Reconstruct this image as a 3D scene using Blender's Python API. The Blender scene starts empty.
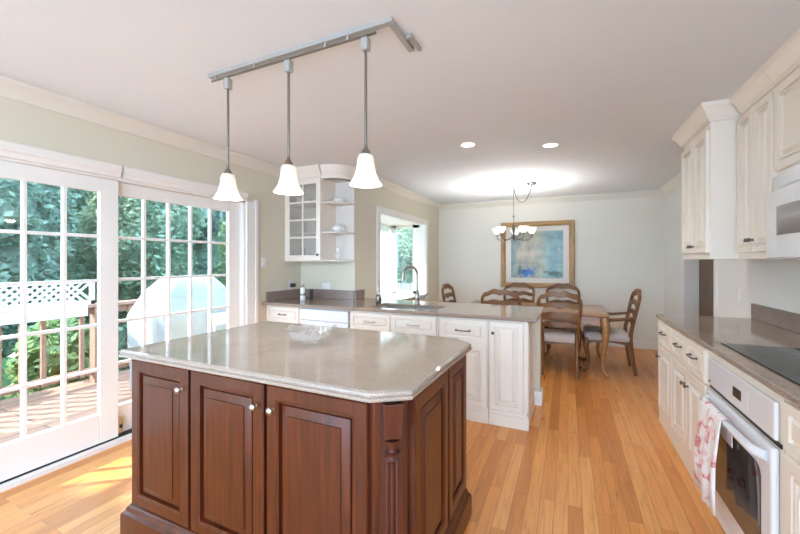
import bpy, bmesh, math, random
from mathutils import Vector, Matrix, noise
random.seed(7)
sc = bpy.context.scene
COL = sc.collection
PI = math.pi

def lamp(name, kind, loc, energy, col, parent=None, r=.03, **k):
    d = bpy.data.lights.new(name, kind); d.energy = energy; d.color = col; d.shadow_soft_size = r
    for a, b in k.items(): setattr(d, a, b)
    o = bpy.data.objects.new(name, d); COL.objects.link(o); o.location = loc
    if parent: o.parent = parent; o.location = Vector(loc) - ORG[parent.name]
    return o
LAMP = (1.0, 0.98, 0.95)
# ------------------------------------------------------------------ camera, world, sun, exposure
cam_d = bpy.data.cameras.new('camera'); cam = bpy.data.objects.new('camera', cam_d); COL.objects.link(cam)
F_PX = 364.0
cam_d.sensor_width = 36.0; cam_d.lens = F_PX / 800 * 36.0
cam_d.shift_y = -6.0 / 800
cam_d.clip_start = 0.02
cam.location = (0, 0, 1.37)
cam.rotation_euler = (PI / 2, 0, math.atan((568 - 400) / F_PX))
sc.camera = cam

world = bpy.data.worlds.new('sky'); sc.world = world; world.use_nodes = True
wn = world.node_tree.nodes; wl = world.node_tree.links
bg = wn['Background']
tc = wn.new('ShaderNodeTexCoord'); sp = wn.new('ShaderNodeSeparateXYZ'); rmp = wn.new('ShaderNodeValToRGB')
rmp.color_ramp.elements[0].position = 0.0; rmp.color_ramp.elements[0].color = (0.555, 0.765, 1.0, 1)
rmp.color_ramp.elements[1].position = 0.6; rmp.color_ramp.elements[1].color = (0.48, 0.72, 1.0, 1)
wl.new(tc.outputs['Generated'], sp.inputs[0]); wl.new(sp.outputs['Z'], rmp.inputs[0]); wl.new(rmp.outputs[0], bg.inputs['Color'])
bg.inputs['Strength'].default_value = 3.5

SUN_EL = math.radians(36); SUN_AZ = Vector((0.79, 0.61, 0)).normalized()
sd = bpy.data.lights.new('sun', 'SUN'); so = bpy.data.objects.new('sun', sd); COL.objects.link(so)
sd.energy = 5.0; sd.angle = math.radians(0.5); sd.color = (1.0, 0.96, 0.90)
sun_dir = Vector((SUN_AZ.x * math.cos(SUN_EL), SUN_AZ.y * math.cos(SUN_EL), -math.sin(SUN_EL)))
so.rotation_euler = sun_dir.to_track_quat('-Z', 'Y').to_euler()
so.location = (-20, -15, 15)

sc.view_settings.view_transform = 'Standard'
sc.view_settings.look = 'None'
sc.view_settings.gamma = 1.0
sc.view_settings.use_curve_mapping = False
sc.view_settings.exposure = 1.62
sc.cycles.use_denoising = True
sc.cycles.max_bounces = 10
sc.cycles.diffuse_bounces = 6
sc.cycles.transparent_max_bounces = 16
sc.cycles.sample_clamp_indirect = 6
sc.cycles.caustics_reflective = False
sc.cycles.caustics_refractive = False

# ------------------------------------------------------------------ materials
def new_mat(name):
    m = bpy.data.materials.new(name); m.use_nodes = True
    return m, m.node_tree.nodes, m.node_tree.links, m.node_tree.nodes['Principled BSDF']
def mix_rgb(n, l, fac, a, b, blend='MIX'):
    x = n.new('ShaderNodeMix'); x.data_type = 'RGBA'; x.blend_type = blend
    for sock, v in ((x.inputs[0], fac), (x.inputs[6], a), (x.inputs[7], b)):
        if hasattr(v, 'is_linked'): l.new(v, sock)
        elif isinstance(v, tuple): sock.default_value = (*v[:3], 1)
        else: sock.default_value = v
    return x.outputs[2]
def ramp(n, l, src, stops):
    r = n.new('ShaderNodeValToRGB'); cr = r.color_ramp
    while len(cr.elements) < len(stops): cr.elements.new(0.5)
    for e, (p, c) in zip(cr.elements, stops):
        e.position = p; e.color = (*c, 1) if len(c) == 3 else c
    l.new(src, r.inputs[0]); return r.outputs[0]
def coords(n, l, scale=(1, 1, 1), rot=(0, 0, 0), kind='Object'):
    t = n.new('ShaderNodeTexCoord'); mp = n.new('ShaderNodeMapping')
    mp.inputs['Scale'].default_value = scale; mp.inputs['Rotation'].default_value = rot
    l.new(t.outputs[kind], mp.inputs[0]); return mp.outputs[0]
def noise_tex(n, l, vec, scale, detail=4, rough=0.55, dist=0.0):
    x = n.new('ShaderNodeTexNoise'); x.inputs['Scale'].default_value = scale
    x.inputs['Detail'].default_value = detail; x.inputs['Roughness'].default_value = rough
    x.inputs['Distortion'].default_value = dist
    l.new(vec, x.inputs['Vector']); return x
def add_bump(n, l, p, h, strength, distance=0.01):
    b = n.new('ShaderNodeBump'); b.inputs['Strength'].default_value = strength; b.inputs['Distance'].default_value = distance
    l.new(h, b.inputs['Height']); l.new(b.outputs[0], p.inputs['Normal'])
def paint(name, col, rough=0.6, vary=0.03, scale=6, bump=0.05, spec=0.5, coat=0):
    m, n, l, p = new_mat(name)
    v = coords(n, l); t = noise_tex(n, l, v, scale)
    c2 = tuple(max(0, c * (1 - vary)) for c in col)
    l.new(mix_rgb(n, l, t.outputs[0], col, c2), p.inputs['Base Color'])
    p.inputs['Roughness'].default_value = rough; p.inputs['Specular IOR Level'].default_value = spec
    p.inputs['Coat Weight'].default_value = coat
    if bump:
        t2 = noise_tex(n, l, v, 220, 2); add_bump(n, l, p, t2.outputs[0], bump, 0.002)
    return m
def metal(name, col, rough=0.25):
    m, n, l, p = new_mat(name)
    v = coords(n, l); t = noise_tex(n, l, v, 60)
    l.new(mix_rgb(n, l, t.outputs[0], col, tuple(c * .85 for c in col)), p.inputs['Base Color'])
    p.inputs['Metallic'].default_value = 1; p.inputs['Roughness'].default_value = rough
    return m
def wood(name, a, b, grain=(18, 18, 1.2), rough=0.35, coat=0.3, wear=None):
    m, n, l, p = new_mat(name)
    v = coords(n, l, grain); t = noise_tex(n, l, v, 2.2, 6, 0.6, 0.6)
    c = ramp(n, l, t.outputs[0], [(0.3, a), (0.7, b)])
    v2 = coords(n, l, (1, 1, .6)); t2 = noise_tex(n, l, v2, 3.0, 2)
    c = mix_rgb(n, l, t2.outputs[0], c, tuple(x * 1.25 for x in b), 'MIX') if wear else c
    l.new(c, p.inputs['Base Color']); p.inputs['Roughness'].default_value = rough
    p.inputs['Coat Weight'].default_value = coat; p.inputs['Coat Roughness'].default_value = 0.15
    add_bump(n, l, p, t.outputs[0], 0.08, 0.003)
    return m
def quartz(name, base, light, dark, rough=0.09):
    m, n, l, p = new_mat(name)
    v = coords(n, l)
    t = noise_tex(n, l, v, 190, 3, .7); t2 = noise_tex(n, l, v, 9, 5, .6)
    vo = n.new('ShaderNodeTexVoronoi'); vo.inputs['Scale'].default_value = 210; l.new(v, vo.inputs['Vector'])
    c = ramp(n, l, t.outputs[0], [(0.36, dark), (0.5, base), (0.66, light)])
    c = mix_rgb(n, l, 0.35, c, ramp(n, l, t2.outputs[0], [(0.2, dark), (0.5, base), (0.8, light)]))
    fl = ramp(n, l, vo.outputs['Distance'], [(0.0, (1, 1, 1)), (0.16, (0, 0, 0))])
    c = mix_rgb(n, l, fl, c, tuple(min(1, x * 1.35) for x in light))
    l.new(c, p.inputs['Base Color']); p.inputs['Roughness'].default_value = rough
    p.inputs['Specular IOR Level'].default_value = 0.6
    return m
def glass(name, tint=(1, 1, 1), ior=1.45, rough=0.0, boost=1.0, milk=0.0):
    m, n, l, p = new_mat(name); n.remove(p)
    out = n['Material Output']
    tr = n.new('ShaderNodeBsdfTransparent'); tr.inputs[0].default_value = (*tint, 1)
    gl = n.new('ShaderNodeBsdfGlossy'); gl.inputs['Roughness'].default_value = rough
    fr = n.new('ShaderNodeLayerWeight'); fr.inputs[0].default_value = 0.5
    pw = n.new('ShaderNodeMath'); pw.operation = 'POWER'; pw.inputs[1].default_value = 4.0; l.new(fr.outputs['Facing'], pw.inputs[0])
    mul = n.new('ShaderNodeMath'); mul.operation = 'MULTIPLY_ADD'; mul.inputs[1].default_value = 0.6 * boost; mul.inputs[2].default_value = 0.045 * boost; mul.use_clamp = True
    l.new(pw.outputs[0], mul.inputs[0])
    if milk:
        df = n.new('ShaderNodeBsdfDiffuse'); df.inputs[0].default_value = (.92, .93, .94, 1)
        m0 = n.new('ShaderNodeMixShader'); m0.inputs[0].default_value = milk
        l.new(tr.outputs[0], m0.inputs[1]); l.new(df.outputs[0], m0.inputs[2]); tr = m0
    mx = n.new('ShaderNodeMixShader'); l.new(mul.outputs[0], mx.inputs[0]); l.new(tr.outputs[0], mx.inputs[1]); l.new(gl.outputs[0], mx.inputs[2])
    l.new(mx.outputs[0], out.inputs[0]); return m
def glow(name, col, strength, base=(0.9, 0.88, 0.82), vary=0.25, through=0):
    m, n, l, p = new_mat(name)
    v = coords(n, l); t = noise_tex(n, l, v, 14, 4, .6, 1.2)
    l.new(mix_rgb(n, l, t.outputs[0], base, tuple(b * (1 - vary) for b in base)), p.inputs['Base Color'])
    l.new(mix_rgb(n, l, t.outputs[0], col, tuple(b * (1 - vary) for b in col)), p.inputs['Emission Color'])
    p.inputs['Emission Strength'].default_value = strength; p.inputs['Roughness'].default_value = 0.35
    if through:
        tl = n.new('ShaderNodeBsdfTranslucent'); tl.inputs[0].default_value = (.95, .92, .86, 1)
        mx = n.new('ShaderNodeMixShader'); mx.inputs[0].default_value = through
        l.new(p.outputs[0], mx.inputs[1]); l.new(tl.outputs[0], mx.inputs[2]); l.new(mx.outputs[0], n['Material Output'].inputs[0])
    return m
def leafy(name, a, b, c):
    m, n, l, p = new_mat(name)
    v = coords(n, l); t = noise_tex(n, l, v, 1.3, 3); t2 = noise_tex(n, l, v, 14, 2)
    col = ramp(n, l, t2.outputs[0], [(0.3, a), (0.5, b), (0.72, c)])
    col = mix_rgb(n, l, ramp(n, l, t.outputs[0], [(0.35, (0, 0, 0)), (0.7, (1, 1, 1))]), col, c)
    l.new(col, p.inputs['Base Color']); p.inputs['Roughness'].default_value = 0.45
    tl = n.new('ShaderNodeBsdfTranslucent'); l.new(col, tl.inputs[0])
    mx = n.new('ShaderNodeMixShader'); mx.inputs[0].default_value = 0.4
    l.new(p.outputs[0], mx.inputs[1]); l.new(tl.outputs[0], mx.inputs[2]); l.new(mx.outputs[0], n['Material Output'].inputs[0])
    return m
def floor_mat():
    m, n, l, p = new_mat('oak_floor')
    t = n.new('ShaderNodeTexCoord'); mp = n.new('ShaderNodeMapping'); mp.inputs['Rotation'].default_value = (0, 0, PI / 2)
    l.new(t.outputs['Object'], mp.inputs[0])
    br = n.new('ShaderNodeTexBrick'); br.offset = 0.37; br.offset_frequency = 2
    br.inputs['Scale'].default_value = 1.0; br.inputs['Brick Width'].default_value = 0.95; br.inputs['Row Height'].default_value = 0.072
    br.inputs['Mortar Size'].default_value = 0.0009; br.inputs['Mortar Smooth'].default_value = 0.3; br.inputs['Bias'].default_value = 0.0
    br.inputs['Color1'].default_value = (0, 0, 0, 1); br.inputs['Color2'].default_value = (1, 1, 1, 1); br.inputs['Mortar'].default_value = (.5, .5, .5, 1)
    l.new(mp.outputs[0], br.inputs['Vector'])
    plank = ramp(n, l, br.outputs['Color'], [(0.0, (0.56, 0.20, 0.044)), (0.35, (0.68, 0.265, 0.062)), (0.7, (0.74, 0.30, 0.076)), (1.0, (0.79, 0.37, 0.115))])
    # per plank shift of the grain
    sep = n.new('ShaderNodeVectorMath'); sep.operation = 'MULTIPLY_ADD'
    l.new(br.outputs['Color'], sep.inputs[0]); sep.inputs[1].default_value = (7, 7, 7); l.new(t.outputs['Object'], sep.inputs[2])
    mg = n.new('ShaderNodeMapping'); mg.inputs['Scale'].default_value = (26, 1.3, 1); l.new(sep.outputs[0], mg.inputs[0])
    g = noise_tex(n, l, mg.outputs[0], 1.6, 6, .65, 1.4)
    gr = ramp(n, l, g.outputs[0], [(0.30, (0.70, 0.62, 0.52)), (0.52, (1, 1, 1)), (0.8, (1.12, 1.12, 1.12))])
    c = mix_rgb(n, l, 0.8, plank, gr, 'MULTIPLY')
    seam = mix_rgb(n, l, br.outputs['Fac'], c, (0.20, 0.085, 0.03))
    l.new(seam, p.inputs['Base Color'])
    rr = n.new('ShaderNodeMapRange'); rr.inputs['To Min'].default_value = 0.22; rr.inputs['To Max'].default_value = 0.38
    l.new(g.outputs[0], rr.inputs[0]); l.new(rr.outputs[0], p.inputs['Roughness'])
    inv = n.new('ShaderNodeMath'); inv.operation = 'SUBTRACT'; inv.inputs[0].default_value = 1; l.new(br.outputs['Fac'], inv.inputs[1])
    add_bump(n, l, p, inv.outputs[0], 0.25, 0.002)
    return m
def deck_mat():
    m, n, l, p = new_mat('deck_boards')
    t = n.new('ShaderNodeTexCoord'); mp = n.new('ShaderNodeMapping'); mp.inputs['Rotation'].default_value = (0, 0, PI / 2)
    l.new(t.outputs['Object'], mp.inputs[0])
    br = n.new('ShaderNodeTexBrick'); br.inputs['Scale'].default_value = 1; br.inputs['Brick Width'].default_value = 3.2; br.inputs['Row Height'].default_value = 0.14
    br.inputs['Mortar Size'].default_value = 0.004
    br.inputs['Color1'].default_value = (0.30, 0.155, 0.105, 1); br.inputs['Color2'].default_value = (0.37, 0.20, 0.135, 1); br.inputs['Mortar'].default_value = (0.03, 0.015, 0.01, 1)
    l.new(mp.outputs[0], br.inputs['Vector']); l.new(br.outputs['Color'], p.inputs['Base Color']); p.inputs['Roughness'].default_value = 0.6
    return m
def painting_mat():
    m, n, l, p = new_mat('abstract_canvas')
    t = n.new('ShaderNodeTexCoord'); s = n.new('ShaderNodeSeparateXYZ')
    nz = n.new('ShaderNodeTexNoise'); nz.inputs['Scale'].default_value = 4.5; nz.inputs['Detail'].default_value = 6; nz.inputs['Distortion'].default_value = 0.6
    l.new(t.outputs['Generated'], nz.inputs['Vector'])
    va = n.new('ShaderNodeVectorMath'); va.operation = 'MULTIPLY_ADD'; l.new(nz.outputs['Color'], va.inputs[0]); va.inputs[1].default_value = (.34, .34, .34)
    l.new(t.outputs['Generated'], va.inputs[2]); l.new(va.outputs[0], s.inputs[0])
    sx = n.new('ShaderNodeMath'); sx.operation = 'ADD'; sx.inputs[1].default_value = -.02; l.new(s.outputs[0], sx.inputs[0])
    X = ramp(n, l, sx.outputs[0], [(0.14, (0.30, 0.42, 0.44)), (0.32, (0.50, 0.52, 0.44)), (0.52, (0.68, 0.60, 0.45)), (0.74, (0.58, 0.62, 0.50)), (0.90, (0.36, 0.58, 0.60)), (1.1, (0.30, 0.50, 0.54))])
    # blue pool in the lower left
    def blob(cx, cz, rx, rz):
        d = n.new('ShaderNodeVectorMath'); d.operation = 'SUBTRACT'; l.new(va.outputs[0], d.inputs[0]); d.inputs[1].default_value = (cx + .04, 0.6, cz + .06)
        sc_ = n.new('ShaderNodeVectorMath'); sc_.operation = 'MULTIPLY'; l.new(d.outputs[0], sc_.inputs[0]); sc_.inputs[1].default_value = (1 / rx, 0, 1 / rz)
        ln = n.new('ShaderNodeVectorMath'); ln.operation = 'LENGTH'; l.new(sc_.outputs[0], ln.inputs[0])
        return ramp(n, l, ln.outputs[1], [(0.6, (1, 1, 1)), (1.1, (0, 0, 0))])
    c = mix_rgb(n, l, blob(.44, .62, .22, .26), X, (0.70, 0.62, 0.50))
    c = mix_rgb(n, l, blob(.46, .22, .22, .14), c, (0.03, 0.17, 0.55))
    c = mix_rgb(n, l, blob(.93, .22, .22, .07), c, (0.10, 0.20, 0.16))
    c = mix_rgb(n, l, blob(.30, .22, .07, .20), c, (0.10, 0.18, 0.20))
    n2 = n.new('ShaderNodeTexNoise'); n2.inputs['Scale'].default_value = 9; n2.inputs['Detail'].default_value = 8; l.new(t.outputs['Generated'], n2.inputs['Vector'])
    c = mix_rgb(n, l, ramp(n, l, n2.outputs[0], [(.55, (0, 0, 0)), (.75, (.6, .6, .6))]), c, (0.75, 0.74, 0.66))
    n3 = n.new('ShaderNodeTexNoise'); n3.inputs['Scale'].default_value = 5; n3.inputs['Detail'].default_value = 6; l.new(t.outputs['Generated'], n3.inputs['Vector'])
    c = mix_rgb(n, l, 1.0, c, ramp(n, l, n3.outputs[0], [(.35, (.5, .54, .54)), (.62, (.9, .9, .88))]), 'MULTIPLY')
    l.new(c, p.inputs['Base Color']); p.inputs['Roughness'].default_value = 0.35
    return m
def towel_mat():
    m, n, l, p = new_mat('floral_towel')
    v = coords(n, l); t = noise_tex(n, l, v, 17, 2, .5, 0.6); t2 = noise_tex(n, l, v, 60, 2)
    c = ramp(n, l, t.outputs[0], [(0.52, (0.88, 0.82, 0.80)), (0.60, (0.80, 0.50, 0.50)), (0.66, (0.60, 0.16, 0.17)), (0.74, (0.80, 0.58, 0.56))])
    l.new(c, p.inputs['Base Color']); p.inputs['Roughness'].default_value = 0.9
    add_bump(n, l, p, t2.outputs[0], .3, .002); return m

M = {}
M['wall'] = paint('sage_wall_paint', (0.72, 0.67, 0.54), 0.75)
M['wall_pale'] = paint('pale_wall_paint', (0.82, 0.785, 0.70), 0.75)
M['wall_lit'] = paint('lit_wall_paint', (0.84, 0.83, 0.79), 0.75)  # right wall: its daylight brightness is put into a whiter base colour
M['ceiling'] = paint('ceiling_paint', (0.795, 0.835, 0.87), 0.8)
M['trim'] = paint('white_trim_paint', (0.85, 0.83, 0.79), 0.4, bump=0)
M['crown'] = paint('cream_crown_paint', (0.78, 0.75, 0.67), 0.5, bump=0)
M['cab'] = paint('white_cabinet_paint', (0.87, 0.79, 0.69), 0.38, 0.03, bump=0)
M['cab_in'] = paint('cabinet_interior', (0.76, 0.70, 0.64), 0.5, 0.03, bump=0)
M['appl'] = paint('white_enamel', (0.80, 0.81, 0.83), 0.2, 0.02, bump=0, coat=.3)
M['black'] = paint('black_gap', (0.012, 0.012, 0.012), 0.5, bump=0)
M['floor'] = floor_mat(); M['deck'] = deck_mat()
M['cherry'] = wood('cherry_wood', (0.044, 0.0075, 0.0018), (0.118, 0.0215, 0.0048), (22, 22, 1.4), 0.32, 0.25)
M['cherry_red'] = wood('cherry_wood_corner', (0.050, 0.0105, 0.006), (0.095, 0.021, 0.0125), (22, 22, 1.4), 0.3, 0.4)
M['walnut'] = wood('chair_wood', (0.055, 0.021, 0.0055), (0.20, 0.082, 0.021), (14, 14, 14), 0.4, 0.1, True)
M['table'] = wood('table_wood', (0.33, 0.145, 0.05), (0.50, 0.25, 0.095), (1.4, 16, 16), 0.28, 0.4)
M['door_brown'] = wood('brown_door_wood', (0.115, 0.058, 0.026), (0.15, 0.078, 0.036), (12, 12, 1), 0.45, 0.1)
M['rail_wood'] = wood('railing_wood', (0.27, 0.15, 0.10), (0.36, 0.21, 0.15), (6, 6, 6), 0.7, 0)
M['fence_wood'] = wood('weathered_fence', (0.13, 0.13, 0.13), (0.21, 0.21, 0.21), (9, 9, 1), 0.8, 0)
M['bark'] = wood('bark', (0.06, 0.045, 0.03), (0.12, 0.09, 0.06), (8, 8, 2), 0.9, 0)
M['quartz'] = quartz('island_quartz', (0.40, 0.322, 0.265), (0.48, 0.40, 0.34), (0.28, 0.215, 0.17), 0.06)
M['quartz2'] = quartz('counter_quartz', (0.335, 0.25, 0.195), (0.44, 0.34, 0.275), (0.21, 0.15, 0.115))
M['splash'] = quartz('backsplash_quartz', (0.275, 0.205, 0.175), (0.36, 0.28, 0.245), (0.18, 0.13, 0.11), 0.25)
M['steel'] = metal('brushed_nickel', (0.62, 0.59, 0.55), 0.28)
M['nickel'] = metal('satin_nickel_faucet', (0.42, 0.385, 0.35), 0.3)
M['dark_steel'] = metal('dark_nickel', (0.30, 0.28, 0.26), 0.35)
M['pewter'] = metal('aged_pewter', (0.16, 0.145, 0.13), 0.35)
M['track'] = paint('satin_track_paint', (0.40, 0.39, 0.37), 0.35, bump=0)
M['gold'] = wood('tan_gilt_frame', (0.36, 0.21, 0.09), (0.50, 0.31, 0.14), (4, 4, 4), 0.4, 0.2)
M['glass'] = glass('window_glass', (0.97, 0.99, 0.985), 1.5)
M['cab_glass'] = glass('seeded_glass', (0.90, 0.88, 0.85), 1.5, 0.15, 1.2, 0.15)
M['crystal'] = glass('cut_crystal', (0.985, 0.99, 0.99), 1.55, 0.05, 1.6, 0.12)
M['cooktop'] = paint('black_ceramic_glass', (0.012, 0.013, 0.014), 0.06, bump=0, spec=0.2)
M['oven_glass'] = paint('oven_window_glass', (0.05, 0.04, 0.035), 0.05, bump=0, spec=1.0)
M['mw_glass'] = paint('microwave_window_glass', (0.34, 0.33, 0.32), 0.12, bump=0)
M['shade'] = glow('alabaster_shade', (1.0, 0.94, 0.84), 0.05, (0.76, 0.71, 0.63), through=.22)
M['bulb'] = glow('warm_bulb', (1.0, 0.90, 0.72), 3.0, vary=0)
M['lens'] = glow('downlight_lens', (1.0, 0.95, 0.86), 3.0, vary=0)
M['porcelain'] = paint('porcelain', (0.84, 0.82, 0.80), 0.15, bump=0)
M['plastic_white'] = paint('white_plastic', (0.82, 0.81, 0.78), 0.35, bump=0)
M['plastic_black'] = paint('black_plastic', (0.02, 0.02, 0.02), 0.4, bump=0)
M['screen'] = paint('oven_display', (0.05, 0.045, 0.042), 0.15, bump=0)
M['seat'] = paint('pale_upholstery', (0.62, 0.54, 0.50), 0.9, 0.14, 40, 0.3)
M['canvas'] = painting_mat()
M['mat_board'] = paint('cream_mat_board', (0.80, 0.75, 0.68), 0.7, bump=0)
M['towel'] = towel_mat()
M['tarp'] = paint('pale_blue_cover', (0.37, 0.40, 0.40), 0.4, 0.25, 3, 0)
M['white_metal'] = paint('white_metal_paint', (0.82, 0.83, 0.84), 0.4, bump=0)
M['leaf'] = leafy('leaf_mid', (0.075, 0.125, 0.085), (0.14, 0.225, 0.15), (0.32, 0.42, 0.29))
M['leaf_dark'] = leafy('leaf_dark', (0.06, 0.11, 0.085), (0.12, 0.20, 0.155), (0.30, 0.42, 0.33))
M['leaf_bright'] = leafy('leaf_bright', (0.10, 0.17, 0.07), (0.20, 0.31, 0.13), (0.38, 0.48, 0.22))
M['lawn'] = paint('lawn', (0.10, 0.20, 0.06), 0.9, 0.5, 3, 0.5)
def sheer():
    m, n, l, p = new_mat('sheer_curtain'); v = coords(n, l, (1, 60, 1)); t = noise_tex(n, l, v, 3)
    l.new(mix_rgb(n, l, t.outputs[0], (.92, .92, .91), (.86, .86, .85)), p.inputs['Base Color']); p.inputs['Roughness'].default_value = .9
    tl = n.new('ShaderNodeBsdfTranslucent'); tl.inputs[0].default_value = (.95, .95, .94, 1)
    tr = n.new('ShaderNodeBsdfTransparent')
    mx = n.new('ShaderNodeMixShader'); mx.inputs[0].default_value = .55; l.new(p.outputs[0], mx.inputs[1]); l.new(tl.outputs[0], mx.inputs[2])
    m2 = n.new('ShaderNodeMixShader'); m2.inputs[0].default_value = .25; l.new(mx.outputs[0], m2.inputs[1]); l.new(tr.outputs[0], m2.inputs[2])
    l.new(m2.outputs[0], n['Material Output'].inputs[0]); return m
M['sheer'] = sheer()
M['added_ground'] = paint('added_ground_grey', (0.42, 0.43, 0.45), 0.8, 0.15, 3, 0.2)  # grey for the ground slab added behind the camera

# ------------------------------------------------------------------ mesh helper
class MB:
    def __init__(s): s.v = []; s.f = []
    def add(s, vs, fs):
        k = len(s.v); s.v += [tuple(x) for x in vs]; s.f += [tuple(i + k for i in f) for f in fs]; return s
    def box(s, x0, x1, y0, y1, z0, z1, Mx=None):
        x0, x1 = sorted((x0, x1)); y0, y1 = sorted((y0, y1)); z0, z1 = sorted((z0, z1))
        vs = [Vector((x, y, z)) for z in (z0, z1) for y in (y0, y1) for x in (x0, x1)]
        if Mx: vs = [Mx @ v for v in vs]
        return s.add(vs, [(0, 2, 3, 1), (4, 5, 7, 6), (0, 1, 5, 4), (2, 6, 7, 3), (0, 4, 6, 2), (1, 3, 7, 5)])
    def prism(s, poly, z0, z1, Mx=None):
        n = len(poly); vs = [Vector((x, y, z0)) for x, y in poly] + [Vector((x, y, z1)) for x, y in poly]
        if Mx: vs = [Mx @ v for v in vs]
        return s.add(vs, [tuple(range(n))[::-1], tuple(range(n, 2 * n))] + [(i, (i + 1) % n, n + (i + 1) % n, n + i) for i in range(n)])
    def loft(s, rings, cap0=True, cap1=True, closed=True):
        n = len(rings[0]); vs = [p for r in rings for p in r]; fs = []
        for k in range(len(rings) - 1):
            for i in range(n if closed else n - 1):
                j = (i + 1) % n; fs.append((k * n + i, k * n + j, (k + 1) * n + j, (k + 1) * n + i))
        if cap0: fs.append(tuple(range(n))[::-1])
        if cap1: fs.append(tuple(range((len(rings) - 1) * n, len(rings) * n)))
        return s.add(vs, fs)
    def lathe(s, prof, c=(0, 0, 0), n=20, Mx=None, cap0=False, cap1=False):
        rings = []
        for r, z in prof:
            ring = [Vector((r * math.cos(2 * PI * i / n), r * math.sin(2 * PI * i / n), z)) for i in range(n)]
            if Mx: ring = [Mx @ p for p in ring]
            rings.append([p + Vector(c) for p in ring])
        return s.loft(rings, cap0, cap1)
    def tube(s, pts, r, n=8, sx=1.0, cap=True, up=Vector((0, 0, 1)), smooth=0):
        pts = [Vector(p) for p in pts]
        rs = list(r) if hasattr(r, '__len__') else [r] * len(pts)
        if smooth:
            P, R = [], []
            for i in range(len(pts) - 1):
                p0 = pts[max(0, i - 1)]; p1 = pts[i]; p2 = pts[i + 1]; p3 = pts[min(len(pts) - 1, i + 2)]
                for k in range(smooth):
                    t = k / smooth
                    P.append(0.5 * ((2 * p1) + (p2 - p0) * t + (2 * p0 - 5 * p1 + 4 * p2 - p3) * t * t + (3 * p1 - p0 - 3 * p2 + p3) * t ** 3))
                    R.append(rs[i] * (1 - t) + rs[i + 1] * t)
            P.append(pts[-1]); R.append(rs[-1]); pts, rs = P, R
        rings = []
        prev = None
        for i, p in enumerate(pts):
            d = (pts[min(i + 1, len(pts) - 1)] - pts[max(i - 1, 0)]).normalized()
            if prev is None:
                a = up.cross(d)
                if a.length < 1e-3: a = Vector((1, 0, 0)).cross(d)
            else: a = prev - d * prev.dot(d)
            a.normalize(); prev = a; b = d.cross(a)
            rings.append([p + a * (rs[i] * sx * math.cos(2 * PI * k / n)) + b * (rs[i] * math.sin(2 * PI * k / n)) for k in range(n)])
        return s.loft(rings, cap, cap)
    def profile_run(s, prof, a, b, out, z):
        """extrude a (outward, up) profile from a to b; out = outward direction in plan"""
        o = Vector((out[0], out[1], 0))
        r0 = [Vector((a[0], a[1], z)) + o * p[0] + Vector((0, 0, p[1])) for p in prof]
        r1 = [Vector((b[0], b[1], z)) + o * p[0] + Vector((0, 0, p[1])) for p in prof]
        return s.loft([r0, r1])
    def panel(s, o, ux, uy, w, h, rings, back=0.0):
        """rectangular nested-ring panel: rings = [(inset, depth)...]; o lower corner, ux across, uy outward"""
        o, ux, uy = Vector(o), Vector(ux), Vector(uy); uz = Vector((0, 0, 1)); R = []
        for ins, dep in [(0, back)] + rings:
            R.append([o + ux * x + uy * dep + uz * z for x, z in ((ins, ins), (w - ins, ins), (w - ins, h - ins), (ins, h - ins))])
        return s.loft(R)

ORG = {}
def origin_of(o):
    while o.parent: o = o.parent
    return ORG.get(o.name, Vector((0, 0, 0)))
def obj(name, mb, mat, parent=None, base=None, smooth=False, bevel=0, subsurf=0, solid=0):
    me = bpy.data.meshes.new(name)
    org = origin_of(parent) if parent else (Vector(base) if base is not None else Vector((0, 0, 0)))
    me.from_pydata([(v[0] - org.x, v[1] - org.y, v[2] - org.z) for v in mb.v], [], mb.f)
    bm = bmesh.new(); bm.from_mesh(me); bmesh.ops.recalc_face_normals(bm, faces=bm.faces); bm.to_mesh(me); bm.free()
    me.materials.append(M[mat] if isinstance(mat, str) else mat)
    o = bpy.data.objects.new(name, me); COL.objects.link(o)
    if parent: o.parent = parent
    else: o.location = org; ORG[o.name] = org
    if smooth:
        me.polygons.foreach_set('use_smooth', [True] * len(me.polygons))
        me.set_sharp_from_angle(angle=math.radians(smooth if smooth is not True else 50))
    if solid:
        m = o.modifiers.new('thick', 'SOLIDIFY'); m.thickness = solid
    if bevel:
        m = o.modifiers.new('edge', 'BEVEL'); m.width = bevel; m.segments = 2; m.limit_method = 'ANGLE'; m.angle_limit = math.radians(50)
    if subsurf:
        m = o.modifiers.new('sub', 'SUBSURF'); m.levels = subsurf; m.render_levels = subsurf
    return o
def tag(o, label, cat, group=None, kind=None):
    o['label'] = label; o['category'] = cat
    if group: o['group'] = group
    if kind: o['kind'] = kind
    return o
def thing(name, label, cat, loc, group=None, rz=0):
    o = bpy.data.objects.new(name, None); COL.objects.link(o); o.location = loc; o.rotation_euler = (0, 0, rz); o.empty_display_size = .1
    ORG[o.name] = Vector(loc); return tag(o, label, cat, group)
def struct(name, mb, mat, label=None, parent=None, **k):
    o = obj(name, mb, mat, parent, **k)
    o['kind'] = 'structure'
    if label: o['label'] = label
    return o
def dup(root, loc, rz, label):
    r = root.copy(); COL.objects.link(r); r.location = loc; r.rotation_euler = (0, 0, rz); r['label'] = label
    for ch in list(root.children):
        c = ch.copy(); COL.objects.link(c); c.parent = r
        for g in list(ch.children):
            d = g.copy(); COL.objects.link(d); d.parent = c
    return r

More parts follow.
